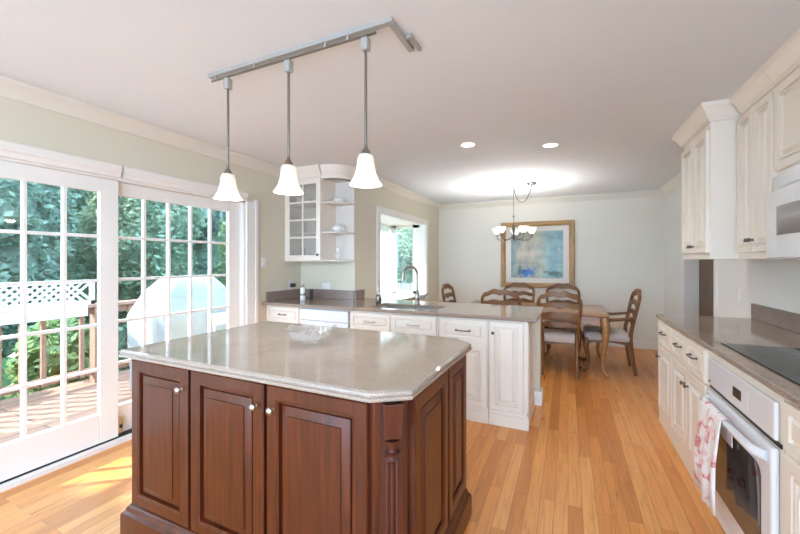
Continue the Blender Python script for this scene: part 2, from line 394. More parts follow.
# ------------------------------------------------------------------ room shell
XL, XR, XS = -3.09, 1.335, -2.29          # left wall, right wall, window wall
YJ, YB, YN = 3.683, 6.76, -1.9            # alcove wall, back wall, where the shell ends behind the camera
ZC = 2.46
T = 0.14
struct('floor', MB().box(XL - T, XR + 1.4, YN, YB + .1, -0.1, 0), 'floor', 'honey oak strip floor')
struct('ceiling', MB().box(XL - T, XR + 1.4, YN, YB + .1, ZC, ZC + .1), 'ceiling', 'white flat ceiling')
DY0, DY1, DZ = 0.34, 2.80, 2.0
w = MB().box(XL - T, XL, YN, DY0, 0, ZC).box(XL - T, XL, DY1, YJ, 0, ZC).box(XL - T, XL, DY0, DY1, DZ, ZC)
struct('wall_left', w, 'wall')
struct('added_ground', MB().box(XL, 8, YN - 9, YN, -.2, -.1), 'added_ground', 'unseen grey ground slab added to cut light on the ceiling')  # added out of view to dim and neutralise light reaching the ceiling
struct('wall_sun_block', MB().box(XL - T, XL, YN - 7, YN, -.8, 5.2), 'trim', 'unseen wall added behind the camera to block the sun')  # added out of view to keep sun off the floor behind the camera
struct('wall_alcove', MB().box(XL - T, XS - .12, YJ, YJ + .12, 0, ZC), 'wall')
WY0, WY1, WZ0, WZ1 = 4.30, 6.05, 0.78, 2.02
w = MB().box(XS - .12, XS, YJ, WY0, 0, ZC).box(XS - .12, XS, WY1, YB, 0, ZC).box(XS - .12, XS, WY0, WY1, 0, WZ0).box(XS - .12, XS, WY0, WY1, WZ1, ZC)
struct('wall_window', w, 'wall')
struct('wall_back', MB().box(XS - .12, XR + .14, YB, YB + .1, 0, ZC), 'wall_pale')
PY0, PY1, PZ = 4.60, 5.63, 2.05           # doorway in the right wall
w = MB().box(XR, XR + .134, YN, PY0, 0, ZC).box(XR, XR + .134, PY1, YB, 0, ZC).box(XR, XR + .134, PY0, PY1, PZ, ZC)
struct('wall_right', w, 'wall_lit')

d = struct('door_3', MB().box(XR + .135, XR + .175, PY0 - .03, PY1 + .03, 0, PZ + .02), 'door_brown', 'plain brown door in the right wall')
struct('door_knob', MB().lathe([(0, 0), (.026, .004), (.028, .03), (.012, .045), (.012, .07)], (XR + .065, 4.68, .95), 12, Matrix.Rotation(PI / 2, 4, 'Y')), 'steel', parent=d, smooth=True)

CROWN = [(0, 0), (.012, 0), (.018, .012), (.03, .03), (.055, .06), (.075, .075), (.08, .098), (0, .098)]
zc = ZC - .1
struct('trim_1', MB().profile_run(CROWN, (XL, YN), (XL, YJ), (1, 0), zc), 'crown', 'cream crown moulding on left wall', smooth=40)
struct('trim_2', MB().profile_run(CROWN, (XS, YJ), (XS, YB), (1, 0), zc), 'crown', 'cream crown moulding over window wall', smooth=40)
struct('trim_3', MB().profile_run(CROWN, (XS, YB), (XR, YB), (0, -1), zc), 'crown', 'cream crown moulding on back wall', smooth=40)
struct('trim_4', MB().profile_run(CROWN, (XR, 3.95), (XR, YB), (-1, 0), zc), 'crown', 'cream crown moulding on right wall', smooth=40)
BASE = [(0, 0), (.016, 0), (.016, .09), (.011, .105), (.006, .12), (0, .125)]
struct('baseboard_back', MB().profile_run(BASE, (XS, YB), (XR, YB), (0, -1), 0), 'trim')
struct('baseboard_window', MB().profile_run(BASE, (XS, 3.9), (XS, YB - .02), (1, 0), 0), 'trim')
struct('baseboard_right', MB().profile_run(BASE, (XR, PY1 + .08), (XR, YB - .02), (-1, 0), 0).profile_run(BASE, (XR, 3.82), (XR, PY0 - .08), (-1, 0), 0), 'trim')
struct('baseboard_left', MB().profile_run(BASE, (XL, YN), (XL, DY0 - .12), (1, 0), 0), 'trim')
w = MB().box(XR - .02, XR, PY1, PY1 + .075, 0, PZ + .075).box(XR - .02, XR, PY0 - .075, PY0, 0, PZ + .075).box(XR - .02, XR, PY0, PY1, PZ, PZ + .075)
struct('trim_5', w, 'trim', 'white casing around the brown door', bevel=.004)

# sliding glass doors -------------------------------------------------------
w = MB().box(XL, XL + .028, DY1, DY1 + .15, 0, 2.0).box(XL, XL + .034, DY1 + .11, DY1 + .15, 0, 2.03).box(XL, XL + .028, DY0 - .13, DY0, 0, 2.0)
struct('trim_6', w, 'trim', 'white side casings of the sliding doors', bevel=.004)
HEAD = [(0, 0), (.035, 0), (.04, .03), (.055, .04), (.058, .085), (.05, .092), (0, .1)]
w = MB().profile_run(HEAD, (XL, DY0 - .14), (XL, 1.605), (1, 0), 1.995).profile_run(HEAD, (XL, 1.625), (XL, 2.79), (1, 0), 1.995)
struct('trim_7', w, 'trim', 'white head mouldings over the sliding doors', bevel=.002)
w = MB().box(XL - T, XL, DY0, DY0 + .03, 0, DZ).box(XL - T, XL, DY1 - .022, DY1, 0, DZ).box(XL - T, XL, DY0, DY1, DZ - .02, DZ).box(XL - T, XL + .045, DY0 - .13, DY1 + .0, 0.0, .03)
struct('trim_8', w, 'trim', 'white jambs and threshold of the sliding doors')
struct('trim_9', MB().box(XL - .11, XL - .002, DY0 + .03, DY1 - .03, .03, .038), 'black', 'dark door track')
def slider(name, x0, y0, y1, gy0, gy1, label):
    th = .042; gz0, gz1, z0, z1 = .255, 1.875, .04, 1.978
    m = MB().box(x0, x0 + th, y0, gy0, z0, z1).box(x0, x0 + th, gy1, y1, z0, z1).box(x0, x0 + th, gy0, gy1, z0, gz0).box(x0, x0 + th, gy0, gy1, gz1, z1)
    d = struct(name, m, 'trim', label, bevel=.004)
    mt = MB()
    for i in range(1, 5):
        y = gy0 + (gy1 - gy0) * i / 5; mt.box(x0 + .004, x0 + th - .004, y - .011, y + .011, gz0, gz1)
        z = gz0 + (gz1 - gz0) * i / 5; mt.box(x0 + .006, x0 + th - .006, gy0, gy1, z - .011, z + .011)
    bead = MB()
    struct('glazing_bars', mt, 'trim', parent=d, bevel=.003)
    struct('glass_pane', MB().box(x0 + .019, x0 + .023, gy0, gy1, gz0, gz1), 'glass', parent=d)
    return d
slider('door_1', XL - .047, .37, 1.612, .485, 1.492, 'white sliding door with a grid of glass panes')
slider('door_2', XL - .097, 1.53, 2.778, 1.63, 2.645, 'white fixed door panel with a grid of glass panes')
lk = thing('door_latch', 'small brass and black latch low on the edge of the sliding glass door', 'latch', (XL - .03, 1.63, .06))
obj('plate', MB().box(XL - .035, XL - .005, 1.6125, 1.64, .06, .18), 'gold', lk, bevel=.002)
obj('bolt', MB().box(XL - .03, XL + .003, 1.616, 1.636, .10, .125), 'plastic_black', lk)

# bay window ----------------------------------------------------------------
BX = -2.94
w = MB().box(XS, XS + .02, WY0 - .085, WY0 + .004, WZ0 - .08, WZ1 + .08).box(XS, XS + .02, WY1 - .004, WY1 + .085, WZ0 - .08, WZ1 + .08).box(XS, XS + .02, WY0, WY1, WZ1 - .004, WZ1 + .08).box(XS - .121, XS, WY1 - .012, WY1 - .0005, WZ0, WZ1 - .001).box(XS - .121, XS, WY0 + .0005, WY0 + .012, WZ0, WZ1 - .001).box(XS - .121, XS, WY0 + .012, WY1 - .012, WZ1 - .012, WZ1 - .001)
struct('trim_10', w, 'trim', 'white window casing beyond the sink', bevel=.004)
w = MB().box(BX - .06, XS - .12, WY0 - .06, WY1 + .06, WZ1, WZ1 + .06).box(BX - .06, XS - .121, WY0 - .06, WY1 + .06, WZ0 - .04, WZ0 + .001).box(XS - .121, XS + .03, WY0 + .001, WY1 - .001, WZ0 + .001, WZ0 + .012)
struct('trim_11', w, 'trim', 'white soffit and sill of the bay window')
fr = MB()
def wframe(fr, a, b, ux):
    pass
fw = .055
# back frame
for y in (WY0, (WY0 + WY1) / 2 - fw / 2, WY1 - fw): fr.box(BX - .05, BX, y, y + fw, WZ0, WZ1)
fr.box(BX - .05, BX, WY0, WY1, WZ0, WZ0 + fw).box(BX - .05, BX, WY0, WY1, WZ1 - fw, WZ1)
# side frames
for y in (WY0 - .05, WY1):
    fr.box(BX - .05, BX + .07, y, y + .05, WZ0, WZ1).box(XS - .25, XS - .12, y, y + .05, WZ0, WZ1)
    fr.box(BX, XS - .12, y, y + .05, WZ0, WZ0 + fw).box(BX, XS - .12, y, y + .05, WZ1 - fw, WZ1)
wd = struct('window_1', fr, 'trim', 'white framed bay window beyond the sink', bevel=.003)
struct('glass_pane', MB().box(BX - .028, BX - .024, WY0, WY1, WZ0, WZ1).box(BX + .07, XS - .25, WY1 + .023, WY1 + .027, WZ0, WZ1).box(BX + .07, XS - .25, WY0 - .027, WY0 - .023, WZ0, WZ1), 'glass', parent=wd)
def curtain(name, label, y0, y1, x):
    top, bot = [], []
    n = 40
    for i in range(n + 1):
        t = i / n; y = y0 + (y1 - y0) * t; dx = .022 * math.sin(t * 34) + .008 * math.sin(t * 13)
        top.append((x + dx * .7, y, WZ1 - .05)); bot.append((x + dx * 1.2, y, WZ0 + .03))
    return tag(obj(name, MB().loft([top, bot], False, False, closed=False), 'sheer', base=(x, (y0 + y1) / 2, WZ0), smooth=True), label, 'curtain')
cu = curtain('sheer_curtain', 'white sheer curtain gathered at the back of the bay window', 4.45, 5.98, BX + .06)

# peninsula knee wall
struct('wall_peninsula', MB().box(XS, -.24, 3.70, 3.84, 0, .885), 'wall', 'low sage half wall behind the peninsula')
struct('baseboard_peninsula', MB().profile_run(BASE, (-.24, 3.70), (-.24, 3.84), (1, 0), 0).profile_run(BASE, (-.298, 3.70), (-.224, 3.70), (0, -1), 0).profile_run(BASE, (XS + .02, 3.84), (-.224, 3.84), (0, 1), 0), 'trim')

# ------------------------------------------------------------------ outside
struct('deck', MB().box(-5.35, XL - T, -3.5, 6.2, -.2, -.08), 'deck', 'reddish brown board deck')
struct('lawn', MB().box(-30, -3.2, -12, 30, -.9, -.8).box(-3.2, 6, 7.0, 30, -.9, -.8), 'lawn')
ra = thing('deck_railing', 'reddish brown wooden railing along the edge of the deck', 'railing', (-5.15, 2.5, -.08))
obj('top_rail', MB().box(-5.22, -5.08, -3, 6, .82, .86), 'rail_wood', ra, bevel=.004)
obj('upper_rail', MB().box(-5.165, -5.125, -3, 6, .74, .82), 'rail_wood', ra)
obj('bottom_rail', MB().box(-5.165, -5.125, -3, 6, .02, .10), 'rail_wood', ra)
for y in (-1.2, .6, 2.45, 4.3, 5.95): obj('post', MB().box(-5.20, -5.09, y - .05, y + .05, -.08, .82), 'rail_wood', ra)
y = -.1
while y < 5.9:
    if min(abs(y - q) for q in (.6, 2.45, 4.3)) > .08: obj('baluster', MB().box(-5.125, -5.09, y - .02, y + .02, .02, .80), 'rail_wood', ra)
    y += .17
la = thing('lattice_panel', 'white lattice panel in a white frame standing on the deck railing', 'lattice', (-5.15, 1.3, .86))
obj('frame', MB().box(-5.17, -5.13, .1, 2.42, 1.11, 1.15).box(-5.17, -5.13, .1, 2.42, .86, .905).box(-5.17, -5.13, 2.38, 2.42, .86, 1.15).box(-5.17, -5.13, .1, .14, .86, 1.15), 'white_metal', la)
lt = MB()
k = -.1
while k < 2.5:
    for sgn in (1, -1):
        a = Vector((-5.15 + .004 * sgn, k, .90)); b = Vector((-5.15 + .004 * sgn, k + .22 * sgn, 1.12))
        if min(a.y, b.y) > .1 and max(a.y, b.y) < 2.42:
            dd = (b - a).normalized(); pr = Vector((0, -dd.z, dd.y)) * .011
            q = Vector((.004, 0, 0))
            lt.loft([[a + pr - q, a + pr + q, a - pr + q, a - pr - q], [b + pr - q, b + pr + q, b - pr + q, b - pr - q]])
    k += .078
obj('lattice', lt, 'white_metal', la)
tag(obj('white_board', MB().box(-5.06, -5.02, .1, 2.3, .79, .855).box(-5.08, -5.02, .1, 2.3, .74, .79), 'white_metal', base=(-5.04, 1.2, .79), bevel=.004), 'long white board fixed below the lattice along the railing', 'board')

# covered grill
gx, gy = -4.25, 2.98
gr = thing('covered_grill', 'grill under a pale blue cover on the deck outside the glass door', 'grill', (gx, gy, -.08))
R = []
for z, hx, hy, jit in ((-.08, .30, .50, .04), (.25, .31, .52, .035), (.62, .32, .54, .02), (.74, .33, .56, .012), (.80, .31, .54, .012), (1.0, .26, .43, .01), (1.14, .18, .30, .008), (1.17, .14, .27, .004)):
    ring = []
    for i in range(40):
        a = 2 * PI * i / 40; cx = math.copysign(abs(math.cos(a)) ** .35, math.cos(a)); cy = math.copysign(abs(math.sin(a)) ** .35, math.sin(a))
        f = 1 + jit * math.sin(a * 9 + z * 2) / .4
        ring.append(Vector((gx + hx * cx * f, gy + hy * cy * f, z)))
    R.append(ring)
obj('cover', MB().loft(R), 'tarp', gr, smooth=60)
obj('shelf_flap', MB().box(gx + .1, gx + .345, gy + .20, gy + .52, .60, .80), 'tarp', gr, bevel=.02)
fc = thing('folding_chair', 'white metal folding chair on the deck beside the covered grill', 'chair', (-3.66, 3.18, -.08))
def bar(a, b, r=.013): return MB().tube([a, b], r, 6)
for yy in (2.98, 3.38):
    obj('leg', bar((-3.80, yy, -.067), (-3.48, yy, .40)), 'white_metal', fc)
    obj('leg', bar((-3.46, yy + .02, -.067), (-3.80, yy + .02, .42)), 'white_metal', fc)
    obj('back_post', bar((-3.80, yy + .02, .42), (-3.84, yy + .02, .74)), 'white_metal', fc)
obj('seat', MB().box(-3.80, -3.46, 2.97, 3.41, .42, .445), 'white_metal', fc, bevel=.006)
obj('backrest', MB().box(-3.85, -3.825, 3.01, 3.39, .60, .74), 'white_metal', fc, bevel=.006)

# fence far beyond the window
fe = thing('board_fence', 'grey weathered board fence seen through the bay window', 'fence', (-5.5, 9.6, -.8))
m = MB(); x = -7.0
while x < -1:
    m.box(x, x + .13, 9.6, 9.63, -.8, .72 + .02 * random.random()); x += .145
obj('boards', m, 'fence_wood', fe)
obj('rail', MB().box(-7, -1, 9.63, 9.68, .35, .45), 'fence_wood', fe)

def tree(name, label, x, y, rx, ry, z0, z1, mat, nleaf, leaf, seed, group):
    rnd = random.Random(seed)
    t = thing(name, label, 'tree', (x, y, -.8), group)
    obj('trunk', MB().tube([(x, y, -.8), (x + .05, y, (z0 + z1) / 2 - .5), (x, y + .1, z1 - .4)], [.16, .11, .04], 8), 'bark', t, smooth=True)
    m = MB(); zc, rz = (z0 + z1) / 2, (z1 - z0) / 2
    def surf(d):
        return 0.80 + 0.33 * noise.noise(d * 2.1 + Vector((seed * 3.1, 0, 0))) + .16 * noise.noise(d * 5.3 + Vector((0, seed, 0)))
    # dense inner mass
    R = []
    for i in range(1, 14):
        ph = PI * i / 14; ring = []
        for k in range(24):
            th = 2 * PI * k / 24; dv = Vector((math.sin(ph) * math.cos(th), math.sin(ph) * math.sin(th), -math.cos(ph)))
            q = surf(dv) * .86
            ring.append(Vector((x + rx * dv.x * q, y + ry * dv.y * q, zc + rz * dv.z * q)))
        R.append(ring)
    m.loft(R)
    for i in range(nleaf):
        dv = Vector((rnd.gauss(0, 1), rnd.gauss(0, 1), rnd.gauss(0, 1))).normalized()
        q = surf(dv) * (1 - .22 * rnd.random() ** 1.5 + .06 * rnd.random())
        c = Vector((x + rx * dv.x * q, y + ry * dv.y * q, zc + rz * dv.z * q))
        a = Vector((rnd.gauss(0, 1), rnd.gauss(0, 1), rnd.gauss(0, .6))).normalized()
        b = a.cross(Vector((rnd.gauss(0, 1), rnd.gauss(0, 1), rnd.gauss(0, 1)))).normalized()
        s = leaf * (.6 + .8 * rnd.random()); a *= s; b *= s * .45
        m.add([c - a, c + b, c + a, c - b], [(0, 1, 2, 3)])
    obj('foliage', m, mat, t)
    return t
G = 'trees beyond the deck'
tree('tree', 'dark green tree behind the white lattice, seen in the sliding door', -8.3, 2.3, 1.5, 1.25, -.6, 4.6, 'leaf_dark', 13000, .075, 1, G)
tree('tree', 'mid green leafy tree seen beside the middle post of the sliding doors', -8.6, 4.9, 1.5, 1.2, -.7, 4.9, 'leaf', 13000, .075, 2, G)
tree('tree', 'yellow green tree above the covered grill', -7.0, 6.7, .95, .85, -.7, 3.3, 'leaf_bright', 7000, .065, 3, G)
tree('tree', 'dark tree seen in the last panes of the fixed glass door', -8.6, 9.0, 1.3, 1.2, -.7, 5.0, 'leaf_dark', 10000, .08, 4, G)
tree('tree', 'pale green tree above the grey fence in the bay window', -4.7, 11.9, 2.2, 1.5, -.4, 4.6, 'leaf', 10000, .08, 5, G)
tree('tree', 'tall tree rising behind the tree with the white lattice in front', -13.0, 3.6, 2.2, 2.0, 0, 8, 'leaf', 6000, .15, 6, G)
tree('tree', 'tall dark tree rising behind the yellow green tree', -13.0, 8.4, 2.2, 2.1, 0, 8, 'leaf_dark', 6000, .15, 8, G)
tree('tree', 'tall tree filling the gap above the covered grill, farthest back', -10.5, 13.6, 2.2, 2.1, 0, 8, 'leaf', 5000, .15, 9, G)
hm = MB(); rh = random.Random(5)
hm.box(-16.6, -16.0, -4, 17, -.8, 8.5)
for i in range(16000):
    c = Vector((-15.95 + rh.gauss(0, .28), -4 + 21 * rh.random(), -.8 + 9.6 * rh.random()))
    a_ = Vector((rh.gauss(0, .5), rh.gauss(0, 1), rh.gauss(0, .8))).normalized(); b_ = a_.cross(Vector((rh.gauss(0, 1), rh.gauss(0, 1), rh.gauss(0, 1)))).normalized()
    q = .17 * (.6 + .8 * rh.random()); a_ *= q; b_ *= q * .5
    hm.add([c - a_, c + b_, c + a_, c - b_], [(0, 1, 2, 3)])
hg = thing('tall_hedge', 'tall dark hedge closing the view behind all the trees', 'hedge', (-16.3, 6.5, -.8)); obj('foliage', hm, 'leaf_dark', hg)
# unseen trees added to block sun: their crowns let only a low patch of sun reach the kitchen floor
tree('sun_block_tree', 'unseen broad tree added beside the deck to block sun at the sliding doors', -7.84, -2.16, 3.0, 3.0, 6.0, 10.4, 'leaf_dark', 7000, .2, 11, 'unseen sun blocking trees beside the deck')
tree('sun_block_tree', 'second unseen broad tree added to block sun, behind the first', -10.2, -7.6, 2.5, 2.5, 4.9, 9.6, 'leaf_dark', 6000, .2, 12, 'unseen sun blocking trees beside the deck')
for i, (x, y, r, lb) in enumerate(((-5.95, 1.2, .5, 'low dark shrub between the railing balusters behind the lattice'), (-5.95, 2.4, .5, 'low green shrub behind the railing under the lattice end'), (-5.95, 3.6, .5, 'low shrub behind the railing beside the covered grill'), (-5.95, 4.8, .5, 'low shrub behind the railing past the covered grill'))):
    t = tree('shrub', lb, x, y, r, r, -.8, .75, 'leaf_bright' if i % 2 else 'leaf', 1500, .07, 20 + i, 'shrubs behind the railing'); t['category'] = 'shrub'

# ------------------------------------------------------------------ cabinet fronts
def rings_raised(t, f):
    return [(0, t - .004), (.004, t), (f - .012, t), (f - .009, t - .003), (f - .002, t - .004), (f, t - .020), (f + .010, t - .020), (f + .012, t - .012), (f + .044, t - .003), (f + .045, t + .001), (f + .049, t + .001)]
def rings_white(t, f):
    return [(0, t - .003), (.003, t), (f, t), (f + .001, t - .015), (f + .010, t - .016), (f + .011, t - .003), (f + .019, t - .003), (f + .020, t - .016), (f + .029, t - .016), (f + .046, t - .002), (f + .048, t - .001)]
def rings_drawer(t, f):
    return [(0, t - .003), (.003, t), (f, t), (f + .001, t - .014), (f + .009, t - .015), (f + .020, t - .001)]
def front(parent, name, o, ux, uy, w, h, mat, kind='white', f=.05, t=.02):
    r = {'white': rings_white, 'raised': rings_raised, 'drawer': rings_drawer}[kind](t, f)
    mb = MB().panel(o, ux, uy, w, h, r)
    if kind == 'white' and w > .2:      # beaded centre panel
        O, U, V = Vector(o), Vector(ux), Vector(uy)
        ins = f + .05; cw = w - 2 * ins
        if cw > .03:
            for q in (0.0, 1.0):
                x = ins + cw * q
                p0 = O + U * x + V * (t - .0015) + Vector((0, 0, ins)); p1 = p0 + Vector((0, 0, h - 2 * ins))
                mb.tube([p0, p1], .0035, 6)
    return obj(name, mb, mat, parent, smooth=25)
def knob(parent, p, out, mat='pewter', r=.014):
    out = Vector(out); q = Vector((0, 0, 1)).rotation_difference(out).to_matrix().to_4x4()
    return obj('knob', MB().lathe([(.009, 0), (.006, .004), (.005, .012), (r * .8, .016), (r, .021), (r * .8, .026), (.003, .029)], p, 14, q, True, True), mat, parent, smooth=True)
def pull(parent, p, along, out, L=.10, mat='pewter'):
    p, a, o = Vector(p), Vector(along), Vector(out)
    pts = [p - a * L / 2, p - a * L / 2 + o * .02, p - a * L * .3 + o * .028, p + a * L * .3 + o * .028, p + a * L / 2 + o * .02, p + a * L / 2]
    m = MB().tube(pts, [.006, .0055, .005, .005, .0055, .006], 8, smooth=3)
    for s in (-1, 1):
        m.lathe([(.009, 0), (.009, .003), (.005, .005)], p + a * s * L / 2, 10, Vector((0, 0, 1)).rotation_difference(o).to_matrix().to_4x4(), True, True)
    return obj('handle', m, mat, parent, smooth=True)

# ------------------------------------------------------------------ island
isl = thing('kitchen_island', 'dark cherry wood kitchen island with raised panel doors and a diagonal corner post', 'kitchen island', (-1.26, 1.55, 0))
body = [(-1.995, 1.115), (-.612, 1.115), (-.520, 1.187), (-.520, 1.935), (-.595, 1.995), (-1.995, 1.995)]
obj('body', MB().prism(body, .10, .888), 'cherry', isl, bevel=.003)
def offset_poly(poly, d):
    n = len(poly); out = []
    for i in range(n):
        p0, p1, p2 = Vector(poly[i - 1]), Vector(poly[i]), Vector(poly[(i + 1) % n])
        e1 = (p1 - p0).normalized(); e2 = (p2 - p1).normalized()
        n1 = Vector((e1.y, -e1.x)); n2 = Vector((e2.y, -e2.x)); b = (n1 + n2).normalized()
        out.append(tuple(p1 + b * d / max(.3, b.dot(n1))))
    return out
rg = [[Vector((x, y, z)) for x, y in offset_poly(body, dd)] for dd, z in ((.045, 0), (.045, .095), (.042, .105), (.030, .115), (.025, .13), (.012, .145), (.004, .148))]
obj('plinth', MB().loft(rg), 'cherry', isl, smooth=30)
U, V = (1, 0, 0), (0, -1, 0)
FY = 1.115
for (x0, x1, kx) in ((-1.985, -1.562, -1.605), (-1.543, -1.106, -1.146), (-1.089, -.63, -1.056)):
    dr = front(isl, 'door', (x0, FY, .158), U, V, x1 - x0, .72, 'cherry', 'raised', .062, .024)
    knob(dr, (kx, FY - .024, .785), V, 'steel', .015)
for (y0, y1) in ((1.208, 1.602), (1.622, 1.928)):
    front(isl, 'side_panel', (-.520, y0, .158), (0, 1, 0), (1, 0, 0), y1 - y0, .72, 'cherry', 'raised', .062, .024)
front(isl, 'side_panel', (-1.995, 1.13, .158), (0, 1, 0), (-1, 0, 0), .84, .72, 'cherry', 'raised', .07, .018)
# corner post on the diagonal
e = (Vector((-.520, 1.187, 0)) - Vector((-.612, 1.115, 0))); el = e.length; e.normalize(); nrm = Vector((e.y, -e.x, 0))
o = Vector((-.612, 1.115, 0))
def dg(x, yv, z): return o + e * x + nrm * yv + Vector((0, 0, z))
pm = MB(); cx = el / 2
hw = .041
pm.loft([[dg(cx - hw, 0, .15), dg(cx + hw, 0, .15), dg(cx + hw, .012, .15), dg(cx - hw, .012, .15)], [dg(cx - hw, 0, .885), dg(cx + hw, 0, .885), dg(cx + hw, .012, .885), dg(cx - hw, .012, .885)]])
for k in (-1, 0, 1): pm.tube([dg(cx + k * .018, .012, .17), dg(cx + k * .018, .012, .69)], .0075, 8)
post = obj('corner_post', pm, 'cherry_red', isl, smooth=40)
cb = MB()
R = []
for z, dep, ww in ((.752, .030, .029), (.762, .042, .033), (.80, .046, .034), (.84, .050, .035), (.884, .056, .036)):
    R.append([dg(cx - ww, .0, z), dg(cx + ww, .0, z), dg(cx + ww, dep, z), dg(cx - ww, dep, z)])
cb.loft(R)
obj('corbel', cb, 'cherry_red', post, bevel=.003)
obj('turned_drop', MB().lathe([(.004, .668), (.012, .676), (.022, .684), (.016, .690), (.014, .694), (.026, .702), (.027, .708), (.016, .714), (.014, .728), (.022, .740), (.024, .752)], dg(cx, .022, 0), 18, None, True, True), 'cherry_red', post, smooth=True)

def slab(name, poly, z0, z1, mat, label, cat='countertop', base=None):
    prof = [(-.012, 0), (-.004, .004), (0, .010), (0, (z1 - z0) * .45), (-.006, (z1 - z0) * .5), (-.006, (z1 - z0) * .56), (-.001, (z1 - z0) * .66), (-.003, (z1 - z0) * .86), (-.012, (z1 - z0))]
    rg = [[Vector((x, y, z0 + dz)) for x, y in offset_poly(poly, dd)] for dd, dz in prof]
    return tag(obj(name, MB().loft(rg), mat, base=base, smooth=28), label, cat)
top = [(-2.025, 1.055), (-.604, 1.062), (-.482, 1.150), (-.468, 1.930), (-.575, 2.035), (-2.02, 2.03)]
slab('island_countertop', top, .889, .930, 'quartz', 'speckled taupe stone top on the cherry island, clipped at two corners', base=(-1.26, 1.55, .889))

# crystal bowl
bw = thing('glass_bowl', 'cut crystal bowl with a wavy rim on the island countertop', 'bowl', (-1.255, 1.575, .9302))
def bowl_ring(r, z, wav, n=48):
    return [Vector((-1.255 + r * (1 + wav * .06 * math.cos(8 * a)) * math.cos(a) * 1.0, 1.575 + r * (1 + wav * .06 * math.cos(8 * a)) * math.sin(a), .9302 + z + wav * .006 * math.cos(8 * a))) for a in [2 * PI * i / n for i in range(n)]]
prof = [(.045, 0, 0), (.050, .006, 0), (.075, .022, .2), (.098, .045, .5), (.118, .072, .8), (.134, .083, 1), (.128, .083, 1), (.112, .072, .8), (.092, .047, .5), (.068, .026, .2), (.03, .012, 0)]
mb = MB().loft([bowl_ring(*p) for p in prof])
# cut facets
for rr, zz, cnt, off in ((.088, .034, 16, 0), (.106, .056, 20, .5)):
    for i in range(cnt):
        a = 2 * PI * (i + off) / cnt
        mb.lathe([(.001, -.010), (.008, -.003), (.008, .003), (.001, .010)], (-1.255 + rr * math.cos(a), 1.575 + rr * math.sin(a), .9302 + zz), 4, None, True, True)
obj('bowl', mb, 'crystal', bw)

# ------------------------------------------------------------------ peninsula / sink run
FYP = 3.10
def base_unit(name, label, x0, x1, y1=3.69, sides=True):
    t = thing(name, label, 'cabinet', ((x0 + x1) / 2, (FYP + y1) / 2, 0), 'white cabinets under the sink counter')
    if sides: obj('body', MB().box(x0, x1, FYP, y1, .10, .8835), 'cab', t)
    else: obj('body', MB().box(x0, x1, FYP, y1, .10, .66).box(x0, x1, FYP, FYP + .02, .66, .8835).box(x0, x0 + .02, FYP + .02, y1, .66, .8835).box(x1 - .02, x1, FYP + .02, y1, .66, .8835).box(x0 + .02, x1 - .02, y1 - .02, y1, .66, .8835), 'cab', t)
    return t
u1 = base_unit('base_cabinet', 'white cabinet in the corner against the left wall, left of the dishwasher', -3.088, -2.602, 3.66)
dr = front(u1, 'drawer', (-3.06, FYP, .70), U, V, .44, .165, 'cab', 'drawer', .03); pull(dr, (-2.84, FYP - .02, .785), (1, 0, 0), V, .09)
dr = front(u1, 'door', (-3.06, FYP, .115), U, V, .44, .57, 'cab'); knob(dr, (-2.66, FYP - .02, .63), V)
obj('toe_kick', MB().box(-3.088, -2.602, FYP + .05, 3.6, 0, .10), 'cab', u1)
dw = thing('dishwasher', 'white dishwasher built in under the counter to the left of the sink', 'dishwasher', (-2.29, 3.38, 0))
obj('body', MB().box(-2.597, -1.985, FYP + .01, 3.66, .0, .872), 'appl', dw)
obj('door', MB().box(-2.592, -1.99, FYP - .025, FYP + .008, .11, .745), 'appl', dw, bevel=.006)
obj('control_panel', MB().box(-2.592, -1.99, FYP - .03, FYP + .008, .75, .865), 'appl', dw, bevel=.006)
u2 = base_unit('sink_cabinet', 'white sink cabinet with two false drawer fronts below the faucet', -1.98, -1.052, sides=False)
for x0, x1 in ((-1.965, -1.53), (-1.51, -1.068)):
    dr = front(u2, 'drawer', (x0, FYP, .70), U, V, x1 - x0, .165, 'cab', 'drawer', .035); pull(dr, ((x0 + x1) / 2, FYP - .02, .783), (1, 0, 0), V, .11, 'steel')
    dr = front(u2, 'door', (x0, FYP, .135), U, V, x1 - x0, .55, 'cab'); knob(dr, (x1 - .04 if x0 < -1.6 else x0 + .04, FYP - .02, .63), V)
obj('plinth', MB().box(-1.98, -1.052, FYP + .004, 3.6, 0, .10), 'cab', u2, bevel=.004)
u3 = base_unit('drawer_cabinet', 'white cabinet with one drawer above a door, second from the peninsula end', -1.048, -.610)
dr = front(u3, 'drawer', (-1.03, FYP, .675), U, V, .41, .19, 'cab', 'drawer', .04); pull(dr, (-.825, FYP - .02, .772), (1, 0, 0), V, .12)
dr = front(u3, 'door', (-1.03, FYP, .135), U, V, .41, .525, 'cab'); knob(dr, (-.99, FYP - .02, .60), V)
obj('plinth', MB().box(-1.048, -.610, FYP - .012, 3.6, 0, .095).box(-1.048, -.610, FYP - .004, FYP, .095, .115), 'cab', u3, bevel=.004)
u4 = base_unit('end_cabinet', 'white cabinet with a full height door at the end of the peninsula', -.606, -.302, 3.695)
dr = front(u4, 'door', (-.595, FYP, .135), U, V, .268, .73, 'cab', 'white', .04); knob(dr, (-.567, FYP - .02, .772), V)
front(u4, 'side_panel', (-.302, FYP + .012, .135), (0, 1, 0), (1, 0, 0), .56, .73, 'cab', 'white', .07, .012)
obj('plinth', MB().box(-.606, -.285, FYP - .012, 3.68, 0, .095).box(-.606, -.292, FYP - .004, 3.68, .095, .115), 'cab', u4, bevel=.004)

